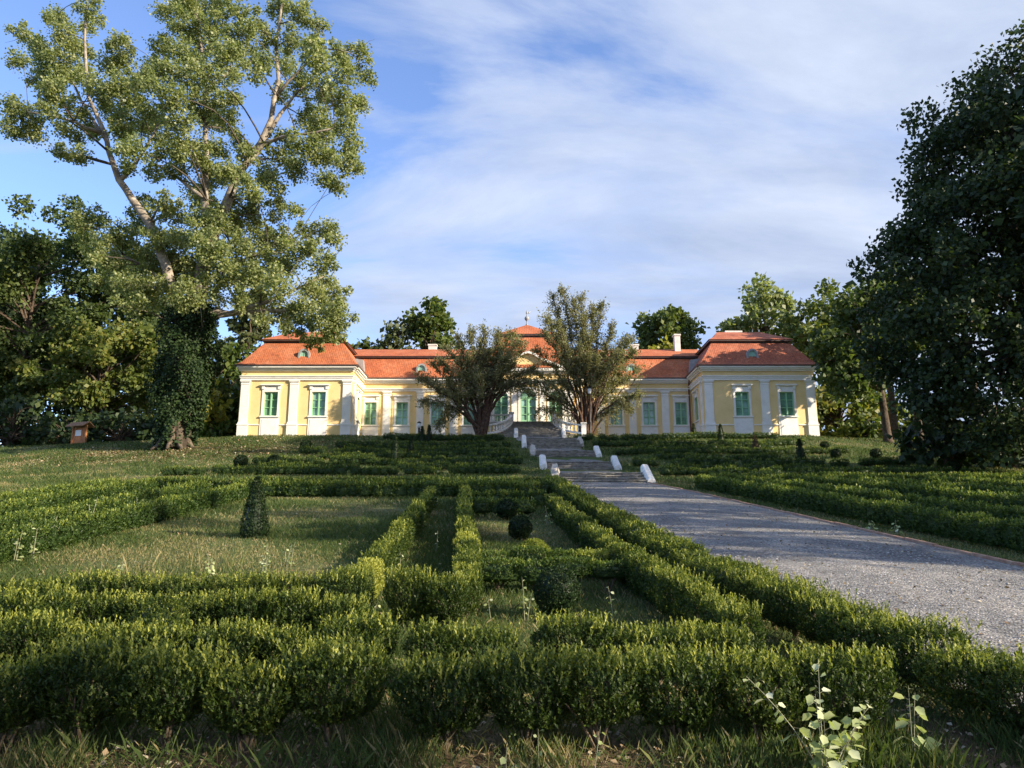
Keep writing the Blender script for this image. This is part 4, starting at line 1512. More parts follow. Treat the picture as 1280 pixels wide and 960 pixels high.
def tree(label, base, crown, leaf, nleaf=170, size=.3, fine=1.5, trunk=.35, bark='bark', group='park trees around the house', seed=1, name='park_tree', tint=(.1, .75),
         flat=.75, split=.45, shell=.5, cat='tree', aspect=.75, lean=0.0):
    """crown: list of (cx, cy, cz, rx, ry, rz, count, blob radius)"""
    rng = np.random.default_rng(seed)
    bx, by = base
    bz = gz(bx, by) - .15
    root = (bx, by, bz)
    bl = []
    for cx, cy, cz, rx, ry, rz, n, rb in crown:
        k = 0
        while k < n:
            u = rdir(rng, 1)[0]
            if u[2] < -.75 and rng.random() < .6: continue
            rho = rng.uniform(.45, 1.0) ** .6
            w = 1 + .16 * math.sin(u[0] * 5 + cx) * math.cos(u[2] * 4 + cz)
            bl.append((cx + u[0] * rx * rho * w, cy + u[1] * ry * rho * w, max(bz + 1.0, cz + u[2] * rz * rho * w), rb * rng.uniform(.65, 1.25)))
            k += 1
    bl = np.array(bl)
    V, t = blobs_leaves(rng, bl, nleaf * fine, size / math.sqrt(fine) * 1.08, aspect=aspect, flat=flat, tint=tint, shell=shell, droop=.25)
    o = empty(name, root, label, cat, group)
    link_mesh('crown', quads_mesh('crown', V - np.array(root), t), M[leaf], o)
    top = max(bl[:, 2]); c0 = np.average(bl[:, :2], axis=0)
    m = MB()
    zs = bz + (top - bz) * np.array([0, .02, .06, split * .6, split, .85])
    fx = np.array([0, 0, 0, .15, .35, .8])
    tp = [(bx + (c0[0] - bx) * f + lean * f, by + (c0[1] - by) * f, z) for f, z in zip(fx, zs)]
    m.tube(tp, [trunk * 1.5, trunk * 1.2, trunk, trunk * .85, trunk * .65, trunk * .15], 9)
    idx = rng.permutation(len(bl))[:min(len(bl), 46)]
    for i in idx:
        b_ = bl[i]
        f = rng.uniform(.35, .9)
        zst = bz + (top - bz) * split * .7 + (max(bz + (top - bz) * split * .75, b_[2] - 1.5) - (bz + (top - bz) * split * .7)) * f
        ff = np.interp(zst, zs, fx)
        p0 = (bx + (c0[0] - bx) * ff, by + (c0[1] - by) * ff, zst)
        d = math.dist(p0, b_[:3])
        limb(m, p0, b_[:3], min(trunk * .4, .03 + d * .018), .015, rng)
    m.build('trunk', M[bark], o, root, True)
    return o


# ---- the big poplar
POPLAR_BLOBS = [(-45.0,62.3,48.2,0.82),(-46.6,66.5,50.2,0.95),(-42.3,58.6,42.9,0.82),(-44.4,65.6,52.6,0.95),(-40.5,61.1,47.4,1.09),(-38.6,61.1,49.9,0.95),(-43.1,68.8,53.8,0.82),(-42.9,62.6,45.7,1.09),(-40.7,61.8,45.6,1.22),(-41.1,64.6,48.4,0.95),(-45.4,66.1,46.0,0.95),(-40.8,61.9,43.6,1.09),(-40.1,64.1,45.5,1.09),(-33.8,58.5,44.7,0.82),(-34.5,60.7,44.3,0.95),(-35.7,60.4,43.8,0.95),(-34.6,57.2,39.3,1.09),(-32.3,56.6,39.2,1.09),(-37.8,56.1,38.2,0.82),(-44.2,61.1,40.3,0.82),(-42.8,61.4,39.2,1.22),(-44.0,60.8,37.8,0.82),(-42.8,62.2,38.2,1.09),(-38.0,57.2,37.0,0.82),(-39.3,61.7,37.9,0.95),(-38.8,62.9,40.2,0.95),(-37.3,64.7,41.7,1.09),(-32.8,59.0,39.3,0.95),(-37.2,60.6,34.9,0.82),(-38.0,59.0,34.4,0.68),(-33.8,60.2,37.0,0.95),(-29.3,54.1,32.0,1.09),(-29.9,56.9,36.8,0.95),(-39.7,66.0,40.4,0.82),(-29.3,54.1,37.9,0.88),(-34.3,64.9,40.2,0.95),(-32.2,63.2,34.8,0.82),(-33.5,61.5,34.3,0.68),(-33.0,63.7,51.6,0.95),(-31.2,63.9,52.0,1.09),(-30.2,65.8,53.6,1.22),(-29.0,61.2,47.9,1.22),(-26.2,59.9,47.0,1.09),(-24.2,59.8,48.5,0.95),(-23.1,58.4,45.1,1.09),(-32.0,61.8,46.4,0.95),(-28.9,59.2,44.0,1.22),(-29.8,65.8,49.3,1.22),(-23.1,55.3,41.2,1.22),(-29.8,58.1,41.3,1.09),(-28.0,58.6,41.3,1.22),(-24.2,54.5,38.9,1.22),(-28.1,68.8,48.3,1.09),(-26.3,53.3,36.0,1.22),(-27.9,61.0,40.6,1.22),(-25.4,60.1,40.0,1.22),(-34.8,68.0,42.8,1.09),(-26.2,54.9,34.5,1.22),(-28.8,65.9,41.6,1.09),(-24.3,59.4,37.6,0.95),(-30.5,61.4,36.2,0.95),(-27.2,59.6,35.1,1.09),(-27.2,64.3,37.8,1.09),(-23.0,57.9,32.0,1.09),(-29.1,61.7,34.4,0.95),(-26.8,63.3,34.4,1.22),(-30.5,68.6,35.6,1.22),(-26.3,53.3,45.9,1.09),(-30.8,67.5,58.3,1.09),(-26.7,65.4,55.9,0.95),(-21.3,60.3,51.6,0.82),(-39.7,62.5,52.9,0.68),(-22.7,60.3,35.2,0.82),(-29.4,67.9,34.0,0.95),(-22.1,62.8,51.1,0.95),(-19.3,61.2,49.2,0.95),(-17.8,61.2,48.4,0.82),(-22.1,61.3,47.2,0.82),(-19.9,61.4,46.8,0.95),(-21.4,58.8,43.0,0.95),(-22.8,69.4,50.0,1.09),(-16.2,55.1,41.5,0.95),(-13.8,49.0,35.8,1.09),(-15.5,61.6,45.4,0.95),(-13.7,61.5,45.7,0.82),(-13.7,63.3,44.5,0.82),(-15.0,61.3,43.1,1.09),(-16.8,61.5,42.1,1.09),(-19.5,63.2,43.2,0.95),(-22.0,65.5,43.9,0.82),(-15.4,60.4,40.2,0.95),(-14.0,60.7,40.0,0.95),(-19.1,69.0,44.4,0.95),(-19.1,63.9,40.4,0.95),(-13.8,58.5,36.7,0.95),(-14.0,65.5,42.6,0.54),(-17.1,64.8,39.7,1.09),(-13.7,59.9,35.7,0.95),(-17.2,57.8,34.1,1.09),(-20.8,63.1,36.3,1.09),(-16.1,59.0,34.1,1.09),(-13.9,58.2,32.9,0.82),(-13.3,60.1,33.5,0.68),(-18.4,60.2,33.2,0.95),(-22.8,66.0,36.3,0.95),(-20.1,60.4,31.9,0.95),(-21.1,56.8,30.0,0.95),(-23.1,64.4,32.3,0.82),(-15.1,62.1,32.7,0.68),(-17.3,65.0,35.0,0.82),(-34.0,66.3,31.2,1.22),(-33.5,61.4,28.3,1.09),(-30.0,61.5,27.6,1.22),(-29.0,61.8,30.0,1.09),(-25.2,57.9,27.8,1.09),(-25.2,64.4,31.1,1.22),(-23.9,66.9,31.1,1.09),(-20.2,62.6,28.1,0.95),(-17.4,61.1,28.2,0.82),(-15.6,61.1,28.5,0.82),(-14.9,60.8,27.3,0.68),(-17.7,59.1,25.5,1.09),(-20.0,60.6,25.0,1.09),(-15.6,59.0,24.4,0.95),(-22.8,60.4,26.4,1.22),(-23.7,56.3,24.7,1.22),(-28.6,63.3,26.1,1.22),(-25.3,62.2,25.0,1.09),(-21.0,57.9,23.0,0.95),(-17.1,53.7,20.8,1.09),(-17.0,62.0,23.4,1.09),(-16.2,66.0,23.3,1.09),(-15.1,59.4,19.8,1.22),(-14.4,60.3,19.4,0.82),(-16.6,60.0,20.3,0.95),(-20.3,64.4,22.1,0.82),(-21.8,58.7,21.3,0.82),(-31.8,65.5,27.0,1.22),(-30.0,60.9,23.4,1.09),(-33.9,65.3,27.7,1.09),(-34.2,62.1,25.7,0.95),(-28.4,61.2,22.5,0.95),(-24.8,56.7,20.9,1.09),(-31.3,59.5,22.9,0.95),(-34.6,61.1,27.4,0.82),(-38.2,64.4,31.1,0.82),(-32.8,62.9,31.6,0.82),(-29.0,59.5,30.0,0.82),(-21.5,63.5,23.1,0.95),(-26.5,65.6,23.6,0.82)]
POPLAR_LOW = [(-29.7,61.6,27.6,1.25),(-27.3,60.7,27.2,1.25),(-24.8,60.8,29.1,1.25),(-23.8,64.4,31.5,1.09),(-21.0,63.6,30.8,1.01),(-18.2,59.2,29.3,0.78),(-21.7,63.1,27.9,1.25),(-18.7,60.6,24.7,1.17),(-16.9,59.7,26.1,1.01),(-17.0,65.7,25.5,1.01),(-15.5,64.5,24.0,0.94),(-14.0,59.8,20.3,1.01),(-15.3,62.2,19.4,0.94),(-16.8,63.5,19.3,0.86),(-17.2,60.1,21.5,1.01),(-21.0,61.6,24.2,1.17),(-24.0,64.0,26.4,1.17),(-22.8,56.6,24.3,1.17),(-27.4,63.0,25.6,1.17),(-30.0,64.2,25.0,1.17),(-31.2,63.5,22.9,1.09),(-30.0,58.0,20.4,1.01),(-34.5,63.0,23.8,0.94),(-34.1,59.4,25.3,0.94),(-38.3,63.7,29.7,0.94),(-36.7,63.8,30.5,1.01),(-31.5,62.6,26.6,1.09),(-18.1,59.7,19.2,0.94),(-20.2,60.2,20.1,0.86),(-24.1,64.6,25.0,1.09),(-23.7,59.3,23.0,1.09),(-27.5,63.5,24.0,1.09),(-29.4,63.5,25.8,1.17),(-31.4,61.2,24.2,1.01),(-37.1,69.2,29.2,1.01),(-27.6,62.2,35.4,1.09),(-26.6,68.4,40.5,1.01),(-26.5,56.0,33.4,1.01),(-20.6,55.3,39.1,0.94),(-34.2,64.9,46.9,0.94),(-34.4,63.9,42.4,0.94),(-34.4,61.1,38.7,0.94),(-39.7,61.8,40.7,0.94),(-37.6,56.3,38.7,0.94),(-24.1,60.1,45.1,1.01),(-22.4,58.9,46.6,0.94),(-30.5,61.3,48.1,1.01),(-28.2,64.7,53.2,1.01),(-20.6,62.2,37.8,0.94),(-17.7,63.1,38.3,0.94)]
POPLAR_LIMBS = [([(-27.4,62.0,9.8),(-27.2,62.0,13.8),(-27.1,62.0,17.2),(-26.9,62.0,20.6),(-26.3,62.0,25.6),(-25.7,62.0,28.4)],1.1,0.5),([(-25.7,62.0,28.4),(-24.7,62.0,31.5),(-23.9,62.0,34.2),(-22.6,62.0,36.1),(-21.4,62.0,39.2),(-21.2,62.0,43.2),(-21.5,62.0,46.5),(-21.3,62.0,51.1)],0.5,0.1),([(-22.8,62.0,35.9),(-21.7,62.1,38.1),(-20.8,62.2,39.8),(-19.6,62.3,41.7),(-17.5,62.4,44.8)],0.3,0.06),([(-23.3,62.0,35.2),(-21.9,61.7,36.7),(-20.1,61.5,37.3),(-17.9,61.2,37.5),(-15.5,60.9,37.8)],0.26,0.06),([(-26.0,62.0,27.4),(-26.9,62.3,31.7),(-27.2,62.6,35.7),(-27.9,62.9,42.2),(-29.0,63.2,47.4),(-30.1,63.6,53.6)],0.42,0.08),([(-27.3,62.0,18.9),(-29.7,62.0,25.6),(-31.5,62.0,29.3),(-33.1,62.0,31.7),(-34.5,62.0,33.6),(-35.5,62.0,36.1),(-36.8,62.0,39.2),(-38.0,62.0,41.6),(-39.1,62.0,47.3),(-39.3,62.0,51.5)],0.5,0.08),([(-36.4,62.0,38.0),(-37.6,61.2,38.1),(-39.0,60.5,38.5),(-41.7,59.7,38.6)],0.22,0.05),([(-36.1,62.0,37.5),(-37.7,62.7,39.6),(-40.6,63.3,44.1),(-44.2,64.0,46.3)],0.2,0.05),([(-26.8,62.0,21.0),(-25.0,62.2,21.3),(-23.1,62.5,21.6),(-19.9,62.7,22.8),(-16.3,63.0,24.9)],0.36,0.08),([(-25.9,62.0,20.9),(-23.2,62.7,21.4),(-19.3,63.4,21.9),(-15.7,64.1,21.9)],0.28,0.07),([(-27.2,62.0,22.0),(-29.9,62.7,24.3),(-32.5,63.3,26.1),(-35.8,64.0,27.9)],0.3,0.07),([(-26.6,62.0,31.5),(-29.4,62.7,33.8),(-32.0,63.3,35.7),(-34.7,64.0,37.2)],0.2,0.05),([(-34.3,62.0,33.2),(-32.6,62.1,36.2),(-31.5,62.3,39.4),(-30.8,62.4,42.7)],0.2,0.05),([(-21.2,62.0,41.6),(-19.0,61.2,43.9),(-16.7,60.4,45.3),(-14.0,59.6,44.2)],0.16,0.04),([(-27.6,62.0,41.6),(-26.0,62.6,44.4),(-25.0,63.2,48.6)],0.18,0.04),([(-25.5,62.0,27.8),(-22.3,61.2,26.0),(-18.7,60.4,26.0)],0.25,0.05)]
PB = (-27.4, 62.0)
pz = gz(*PB) - .1
proot = (PB[0], PB[1], pz)
pop = empty('poplar_tree', proot, 'huge old poplar with pale limbs and a trunk clad in dark ivy', 'tree', 'park trees around the house')
rng = np.random.default_rng(77)
bl = np.array(POPLAR_BLOBS)
bl[:, 3] *= 1.34
extra = []
for (x, y, z, r) in POPLAR_BLOBS + POPLAR_LOW:          # satellites that break up the lobes
    for k in range(3):
        d = rdir(rng, 1)[0]
        extra.append((x + d[0] * r * 1.05, y + d[1] * r * 1.8, z + d[2] * r * 1.0, r * rng.uniform(.4, .8)))
allb = np.concatenate([bl, np.array(POPLAR_LOW), np.array(extra)])
V, t = blobs_leaves(rng, allb, 360, .21, aspect=.85, flat=.85, droop=.2, tint=(.1, .82), shell=.3)
link_mesh('crown', quads_mesh('crown', V - np.array(proot), t), M['poplar'], pop)
segs = []
for pts, r0, r1 in POPLAR_LIMBS:
    n = len(pts)
    P = [np.array(p) for p in pts]
    fine = []
    for i in range(n - 1):
        for f in (0, .5):
            fine.append(P[i] * (1 - f) + P[i + 1] * f + rng.normal(0, .07, 3))
    fine.append(P[-1])
    k = len(fine)
    rad = [r0 + (r1 - r0) * (i / (k - 1)) ** .8 for i in range(k)]
    m = MB()
    if r0 > 1:
        rad = [1.15, 1.05] + [.95 + (.5 - .95) * i / (k - 3) for i in range(k - 2)]
        for a in np.linspace(0, 2 * PI, 8)[:-1]:   # roots
            a += .3 + rng.normal(0, .12)
            rr = rng.uniform(1.3, 1.9)
            m.tube([(PB[0] + .6 * math.cos(a), PB[1] + .6 * math.sin(a), pz + 2.0), (PB[0] + .9 * math.cos(a), PB[1] + .9 * math.sin(a), pz + .8), (PB[0] + rr * .85 * math.cos(a), PB[1] + rr * .85 * math.sin(a), pz + .22), (PB[0] + rr * 1.2 * math.cos(a), PB[1] + rr * 1.2 * math.sin(a), pz - .1)], [.4, .34, .2, .07], 7)
        m.tube(fine, rad, 12)
        m.build('trunk', M['poplartrunk'], pop, proot, True)
    else:
        m.tube(fine, rad, 8)
        m.build('limb', M['palebark'], pop, proot, True)
    segs += [(p, r) for p, r in zip(fine, rad)]
SP = np.array([p for p, r in segs]); SR = np.array([r for p, r in segs])
m = MB()
for b_ in list(bl) + [np.array(q) for q in POPLAR_LOW]:
    dd = np.linalg.norm(SP - b_[:3], axis=1) + np.where(SP[:, 2] > b_[2] + .5, 3.0, 0) + SR * 2
    i = int(np.argmin(dd))
    limb(m, SP[i], b_[:3], min(.11, SR[i] * .5), .02, rng, .07)
    for q in range(4):                     # twigs inside the clump
        e_ = b_[:3] + rng.normal(0, b_[3] * .6, 3)
        limb(m, b_[:3], e_, .025, .008, rng, .1, 3, 4)
m.build('twigs', M['greybark'], pop, proot)
# ivy sleeve
n = 26000
s = rng.random((n, 1))
a = rng.uniform(0, 2 * PI, (n, 1))
TP = np.array(POPLAR_LIMBS[0][0])
zz_ = pz + .05 + s * 12.6
cxs = np.interp(zz_[:, 0], TP[:, 2], TP[:, 0]).reshape(-1, 1); cys = np.interp(zz_[:, 0], TP[:, 2], TP[:, 1]).reshape(-1, 1)
prof = np.interp(s[:, 0], [0, .08, .2, .4, .6, .8, .93, 1], [1.5, 1.45, 1.65, 2.25, 2.3, 2.15, 1.9, 1.0]).reshape(-1, 1)
lum = 1 + .16 * np.sin(a * 3 + zz_ * 1.1) + .12 * np.sin(a * 7 - zz_ * 2.3)
rr = prof * lum * (1 - .35 * rng.random((n, 1)) ** 1.5)
P = np.concatenate([cxs + np.cos(a) * rr, cys + np.sin(a) * rr, zz_ + rng.normal(0, .12, (n, 1))], 1)
keep = ~((s[:, 0] < .15 + .05 * np.sin(a[:, 0] * 5)) & (np.cos(a[:, 0] + .62) > .66) & (rng.random(n) < .93))
P = P[keep]; a = a[keep]; n = len(P)
O = np.concatenate([np.cos(a), np.sin(a), np.full_like(a, .25)], 1)
D = unit(O * .4 + np.array([0, 0, -.7]) + .6 * rng.normal(size=(n, 3)))
sz = .2 * rng.uniform(.7, 1.3, n)
V = leaf_verts(P, D, unit(O + .4 * rng.normal(size=(n, 3))), sz, sz * .95)
link_mesh('ivy', quads_mesh('ivy', V - np.array(proot), rng.random(n) * .8), M['ivy'], pop)
m = MB()                                   # bare dead branches hanging under the fork
for k in range(9):
    p0 = np.array([-25.9 + rng.normal(0, .3), 60.4, 22.6 + rng.normal(0, .3)])
    p1 = p0 + np.array([rng.normal(0, .9), rng.normal(0, .4), rng.uniform(-3.2, -1.0)])
    limb(m, p0, p1, .06, .015, rng, .12, 5, 5)
m.build('dead_branch', M['palebark'], pop, proot)

# ---- trees on the poplar side
tree('dense dark tree towering beside the notice board', (-58.7, 89.4), [(-58.7, 89.4, 30.8, 10.0, 8.0, 15.4, 95, 2.27), (-68.1, 92.0, 26.1, 9.3, 8.0, 13.3, 60, 2.53), (-49.4, 91.3, 29.5, 6.0, 6.6, 8.7, 46, 1.99)], 'darkleaf', 130, .32, .55, seed=21, shell=.4)
tree('sunlit yellow-green maple leaning over the notice board', (-47.4, 86.4), [(-45.5, 85.2, 21.7, 5.9, 5.2, 6.5, 60, 1.56), (-52.0, 86.4, 22.2, 4.6, 4.6, 4.6, 26, 1.56)], 'midleaf', 190, .3, .4, seed=22, tint=(.3, .95))
tree('leafy green tree standing behind the ivy-clad trunk', (-33.5, 85.3), [(-33.5, 85.3, 18.8, 5.9, 4.3, 5.9, 55, 1.51)], 'midleaf', 130, .32, .3, seed=23)
tree('small yellowing tree between the ivy-clad trunk and the sunlit wing', (-29.6, 75), [(-29.6, 75, 15.8, 1.3, 1.3, 2.4, 22, .6)], 'yellowleaf', 300, .22, .12, seed=24, tint=(.3, 1))
tree('tall grey-green conifer behind the sunlit wing', (-31.5, 88), [(-31.5, 88, 22, 3.4, 3, 9, 60, 1.2), (-31.5, 88, 31, 1.8, 1.8, 4, 18, .9)], 'greyleaf', 110, .34, .3, seed=25, flat=.5)
tree('dark tall tree at the frame edge behind the notice board trees', (-78.3, 110.0), [(-78.3, 110.0, 32.4, 12.3, 9.7, 16.5, 80, 3.03)], 'shadeleaf', 130, .32, .5, seed=26)
tree('dark tree filling the gap behind the maple and the notice board', (-54.9, 109.8), [(-54.9, 109.8, 26.3, 10.3, 6.4, 12.8, 70, 2.68)], 'shadeleaf', 130, .32, .5, seed=27)
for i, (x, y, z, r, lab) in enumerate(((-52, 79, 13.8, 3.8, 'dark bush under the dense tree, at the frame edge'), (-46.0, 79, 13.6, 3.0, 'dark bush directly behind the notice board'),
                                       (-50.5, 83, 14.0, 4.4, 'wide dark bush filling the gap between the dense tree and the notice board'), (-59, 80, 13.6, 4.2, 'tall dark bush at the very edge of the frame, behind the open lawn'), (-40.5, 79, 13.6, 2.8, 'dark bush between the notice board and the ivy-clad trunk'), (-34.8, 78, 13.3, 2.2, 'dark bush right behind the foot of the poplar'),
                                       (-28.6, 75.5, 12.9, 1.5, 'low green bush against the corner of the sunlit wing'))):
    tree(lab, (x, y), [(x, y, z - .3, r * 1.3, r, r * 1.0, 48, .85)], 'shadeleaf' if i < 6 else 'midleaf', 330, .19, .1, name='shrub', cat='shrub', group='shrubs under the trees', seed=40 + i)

# ---- trees on the linden side
tree('enormous dark linden towering over the lawn beyond the path', (30, 44), [(32, 44, 22.3, 8.0, 7, 11.0, 160, 1.5), (26.6, 43, 15.8, 6.0, 5.5, 8.0, 120, 1.3), (37.5, 45, 28, 7, 7, 9, 90, 1.8), (29.5, 42.5, 10.3, 7, 4.5, 3.6, 80, 1.2)], 'shadeleaf', 190, .22, .6, seed=31, shell=.4, split=.35)
tree('dark oak with a crooked bare limb overhanging the shaded wing', (32.5, 66), [(30.6, 65, 18.6, 3.6, 3.5, 5.0, 50, 1.15), (34, 66, 22.0, 3.6, 3.5, 4.0, 40, 1.2), (28.2, 64.6, 17.6, 1.8, 1.8, 3.0, 18, .8)], 'darkleaf', 210, .26, .35, seed=32)
tree('yellow-green sunlit tree low behind the corner of the shaded wing', (37, 86), [(37, 86, 16.0, 7, 4, 5.0, 70, 1.5)], 'midleaf', 150, .32, .25, seed=33, tint=(.3, 1.0))
tree('sunlit tree rising between the oak and the linden', (40, 92), [(39, 92, 28, 5, 4, 6, 55, 1.4)], 'midleaf', 130, .34, .3, seed=34, tint=(.3, .9))
tree('tall airy poplar behind the shaded wing', (34, 99), [(34, 99, 32.5, 3.0, 3, 6.5, 40, 1.1), (30.5, 99, 29, 3.2, 3, 3.6, 30, 1.1), (36.6, 99, 33, 1.2, 1.2, 3.5, 10, .9)], 'poplar', 130, .34, .3, seed=35)
tree('round dark green tree behind the tall white chimney', (22.4, 105), [(22.2, 105, 31.2, 4.6, 4, 4.0, 60, 1.3)], 'darkleaf', 150, .34, .3, seed=36, tint=(.3, .9))
tree('small light green treetop peeping over the roof by the tall chimney', (21.0, 101), [(21.0, 101, 27.4, 2.6, 2, 1.8, 22, .9)], 'yellowleaf', 150, .3, .2, seed=37)
tree('rounded green tree behind the roof, near the brick-topped chimney', (-10.8, 99), [(-10.8, 99, 31.2, 2.9, 2.6, 3.6, 40, 1.1), (-10.4, 99, 27, 3.4, 2.6, 2.4, 24, 1.1)], 'midleaf', 150, .33, .3, seed=38)
tree('wispy grey-green tree beside the rounded tree behind the roof', (-15.2, 98), [(-15.2, 98, 29.0, 2.4, 2, 2.9, 26, .85), (-16.5, 98, 27, 3.6, 2, 1.8, 24, .9)], 'greyleaf', 120, .3, .2, seed=39)
tree('low dark treetop just above the roof beside the sunlit wing', (-20.5, 98), [(-20.0, 98, 26.6, 3.4, 2, 1.6, 24, .9)], 'darkleaf', 140, .33, .2, seed=51)
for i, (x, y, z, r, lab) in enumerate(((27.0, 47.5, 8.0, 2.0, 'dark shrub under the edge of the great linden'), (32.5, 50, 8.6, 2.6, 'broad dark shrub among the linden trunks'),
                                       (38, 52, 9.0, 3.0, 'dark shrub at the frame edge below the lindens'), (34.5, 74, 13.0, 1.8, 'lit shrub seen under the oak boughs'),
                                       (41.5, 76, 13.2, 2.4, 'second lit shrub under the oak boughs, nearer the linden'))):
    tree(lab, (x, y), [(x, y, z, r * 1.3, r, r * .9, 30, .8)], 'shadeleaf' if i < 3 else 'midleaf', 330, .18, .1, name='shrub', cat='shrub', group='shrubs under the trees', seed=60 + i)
for i, (x, y) in enumerate(((36.2, 72), (38.0, 71), (42.5, 69))):
    tree(('thin bare-stemmed tree under the oak boughs', 'second thin bare-stemmed tree just beside it under the boughs', 'slim dark-stemmed tree standing by the linden trunk')[i], (x, y),
         [(x, y, 24, 3.5, 3, 4, 24, 1.4)], 'darkleaf', 90, .36, .17, seed=70 + i, split=.6)

# rest of the avenue along the garden's sunny side: it throws the shade over the hedges
for i, (x, y, hh, r, nb, dn) in enumerate(((29, -27, 20, 6.0, 60, 40), (30, -14, 19, 4.6, 12, 26), (31, 4, 21, 5.8, 58, 36), (31, 14, 23, 5.8, 62, 38), (32, 24, 26, 6.0, 64, 40), (32, 35, 30, 6.2, 66, 40))):
    z = gz(x, y)
    tree('avenue linden outside the picture whose shade falls on the garden', (x, y), [(x, y, z + hh * .58, r, r, hh * .40, nb, r * .21)], 'shadeleaf', dn * 2.4, .32, .4, group='avenue lindens along the garden', seed=90 + i)



# ---- the two yews before the entrance
def yew(label, base, stems, seed, droop, dens, trunk_r=.16, rad0=.38):
    rng = np.random.default_rng(seed)
    bx, by = base
    bz = gz(bx, by) - .1
    root = (bx, by, bz)
    o = empty('yew_tree', root, label, 'tree', 'yews before the entrance')
    m = MB()
    VV, TT = [], []
    for j, (ex, ey, ez, via, leafy) in enumerate(stems):
        a = 2 * PI * j / len(stems)
        p0 = np.array([bx + rad0 * math.cos(a), by + rad0 * math.sin(a), bz])
        e_ = np.array([ex, ey, ez])
        mid = np.array(via) if via is not None else p0 * .5 + e_ * .5 + np.array([-(ex - bx) * .14, 0, (ez - bz) * .02])
        pts = []
        n = 12
        wob = rng.normal(0, .12, (n + 1, 3))
        for i in range(n + 1):
            f = i / n
            q = p0 * (1 - f) ** 2 + mid * 2 * f * (1 - f) + e_ * f * f
            pts.append(q + wob[i] * min(1, f * 2) * (1 - .5 * f))
        R = trunk_r * rng.uniform(.75, 1.2)
        m.tube(pts, [R * (1 - .88 * (i / n) ** .8) for i in range(n + 1)], 7)
        pts = np.array(pts)
        if not leafy: continue
        Ln = np.linalg.norm(e_ - p0)
        ns = int(dens * Ln * leafy)
        up_ = e_[2] - p0[2] > .75 * np.linalg.norm(e_[:2] - p0[:2])
        for s_ in range(ns):
            f = 1 - .56 * rng.random() ** 1.25
            i = min(n - 1, int(f * n)); ff = f * n - i
            q = pts[i] * (1 - ff) + pts[i + 1] * ff
            tg = pts[i + 1] - pts[i]; tg = tg / np.linalg.norm(tg)
            d = tg * .65 + rng.normal(0, .62, 3) + np.array([0, 0, .38 if up_ else -droop * rng.uniform(-.4, 1)])
            d = d / np.linalg.norm(d)
            ln = rng.uniform(.5, 1.5) * (1.2 - .45 * f)
            tip = q + d * ln + np.array([0, 0, -.25 * ln * (0 if up_ else 1)])
            if rng.random() < .5:
                m.tube([q, (q + tip) / 2 + rng.normal(0, .04, 3), tip], [.022, .014, .006], 4, cap=False)
            k = 15
            h = rng.random((k, 1))
            P = q + (tip - q) * (.15 + .85 * h) + rng.normal(0, .09, (k, 3))
            D = unit(d * .55 + rdir(rng, k) * .8 + np.array([0, 0, .15 if up_ else -.45]))
            N = unit(rdir(rng, k) + np.array([0, 0, .5]))
            L = rng.uniform(.14, .27, k)
            VV.append(leaf_verts(P, D, N, L, L * .42, .08))
            TT.append(rng.uniform(.05, .8) * .6 + rng.uniform(0, .4, k))
    V = np.concatenate(VV); t = np.concatenate(TT)
    link_mesh('crown', quads_mesh('crown', V - np.array(root), t), M['yew'], o)
    m.build('trunk', M['yewbark'], o, root, True)


YEW_B = [(3.19,68.34,22.72,(5.84,68.82,18.26),1.0),(3.83,70.08,25.34,(6.08,69.69,18.47),1.0),(4.78,69.42,25.59,(6.27,69.36,18.39),1.0),(5.71,68.89,24.62,(6.53,69.09,18.33),1.0),(6.78,71.41,25.62,(6.87,70.35,18.64),1.0),(7.68,69.84,24.14,(7.19,69.57,18.45),1.0),(8.36,68.54,23.88,(7.34,68.92,18.29),1.0),(9.28,68.11,21.58,(7.64,68.71,17.86),1.0),(10.8,71.04,21.48,(8.02,70.17,17.82),1.0),(11.3,69.19,19.58,(8.12,69.25,16.85),1.0),(1.81,70.66,18.09,(5.73,69.98,16.25),1.0),(1.6,68.59,15.66,(5.8,68.94,15.43),1.0),(11.54,67.85,15.66,(7.99,68.57,14.84),1.0),(11.03,69.47,14.64,(7.86,69.38,14.77),1.0),(4.58,70.82,21.34,(6.1,70.06,17.79),1.0),(7.16,67.72,20.48,(6.84,68.51,17.44),1.0),(8.89,70.7,20.13,(7.43,70.0,17.4),1.0),(2.45,71.32,20.29,(5.94,70.31,17.08),1.0),(3.6,70.77,15.49,(6.17,70.03,15.5),1.0),(10.21,70.85,17.82,(7.75,70.08,16.27),1.0),(6.12,66.94,19.14,(6.47,68.12,17.35),1.0),(5.25,69.92,19.15,(6.27,69.61,16.93),1.0),(12.0,71.04,18.25,(8.15,70.17,16.29),1.0),(2.9,67.14,20.69,(5.83,68.22,17.37),1.0),(11.03,68.2,20.61,(7.74,68.75,17.34),1.0),(6.66,68.19,22.52,(6.66,68.74,18.25),1.0),(8.91,69.43,18.26,(7.46,69.37,16.88),1.0),(4.41,68.93,16.78,(6.21,69.12,16.07),1.0),(2.56,69.17,14.29,(5.65,69.23,15.19),1.0),(9.73,70.63,15.47,(7.71,69.96,15.34),1.0),(7.53,66.91,18.39,(7.01,68.1,16.75),1.0),(9.94,67.16,18.6,(7.67,68.23,16.77),1.0),(3.95,67.51,21.71,(5.96,68.4,17.71),1.0),(12.7,69.0,18.23,(8.78,69.0,15.15),0.12)]
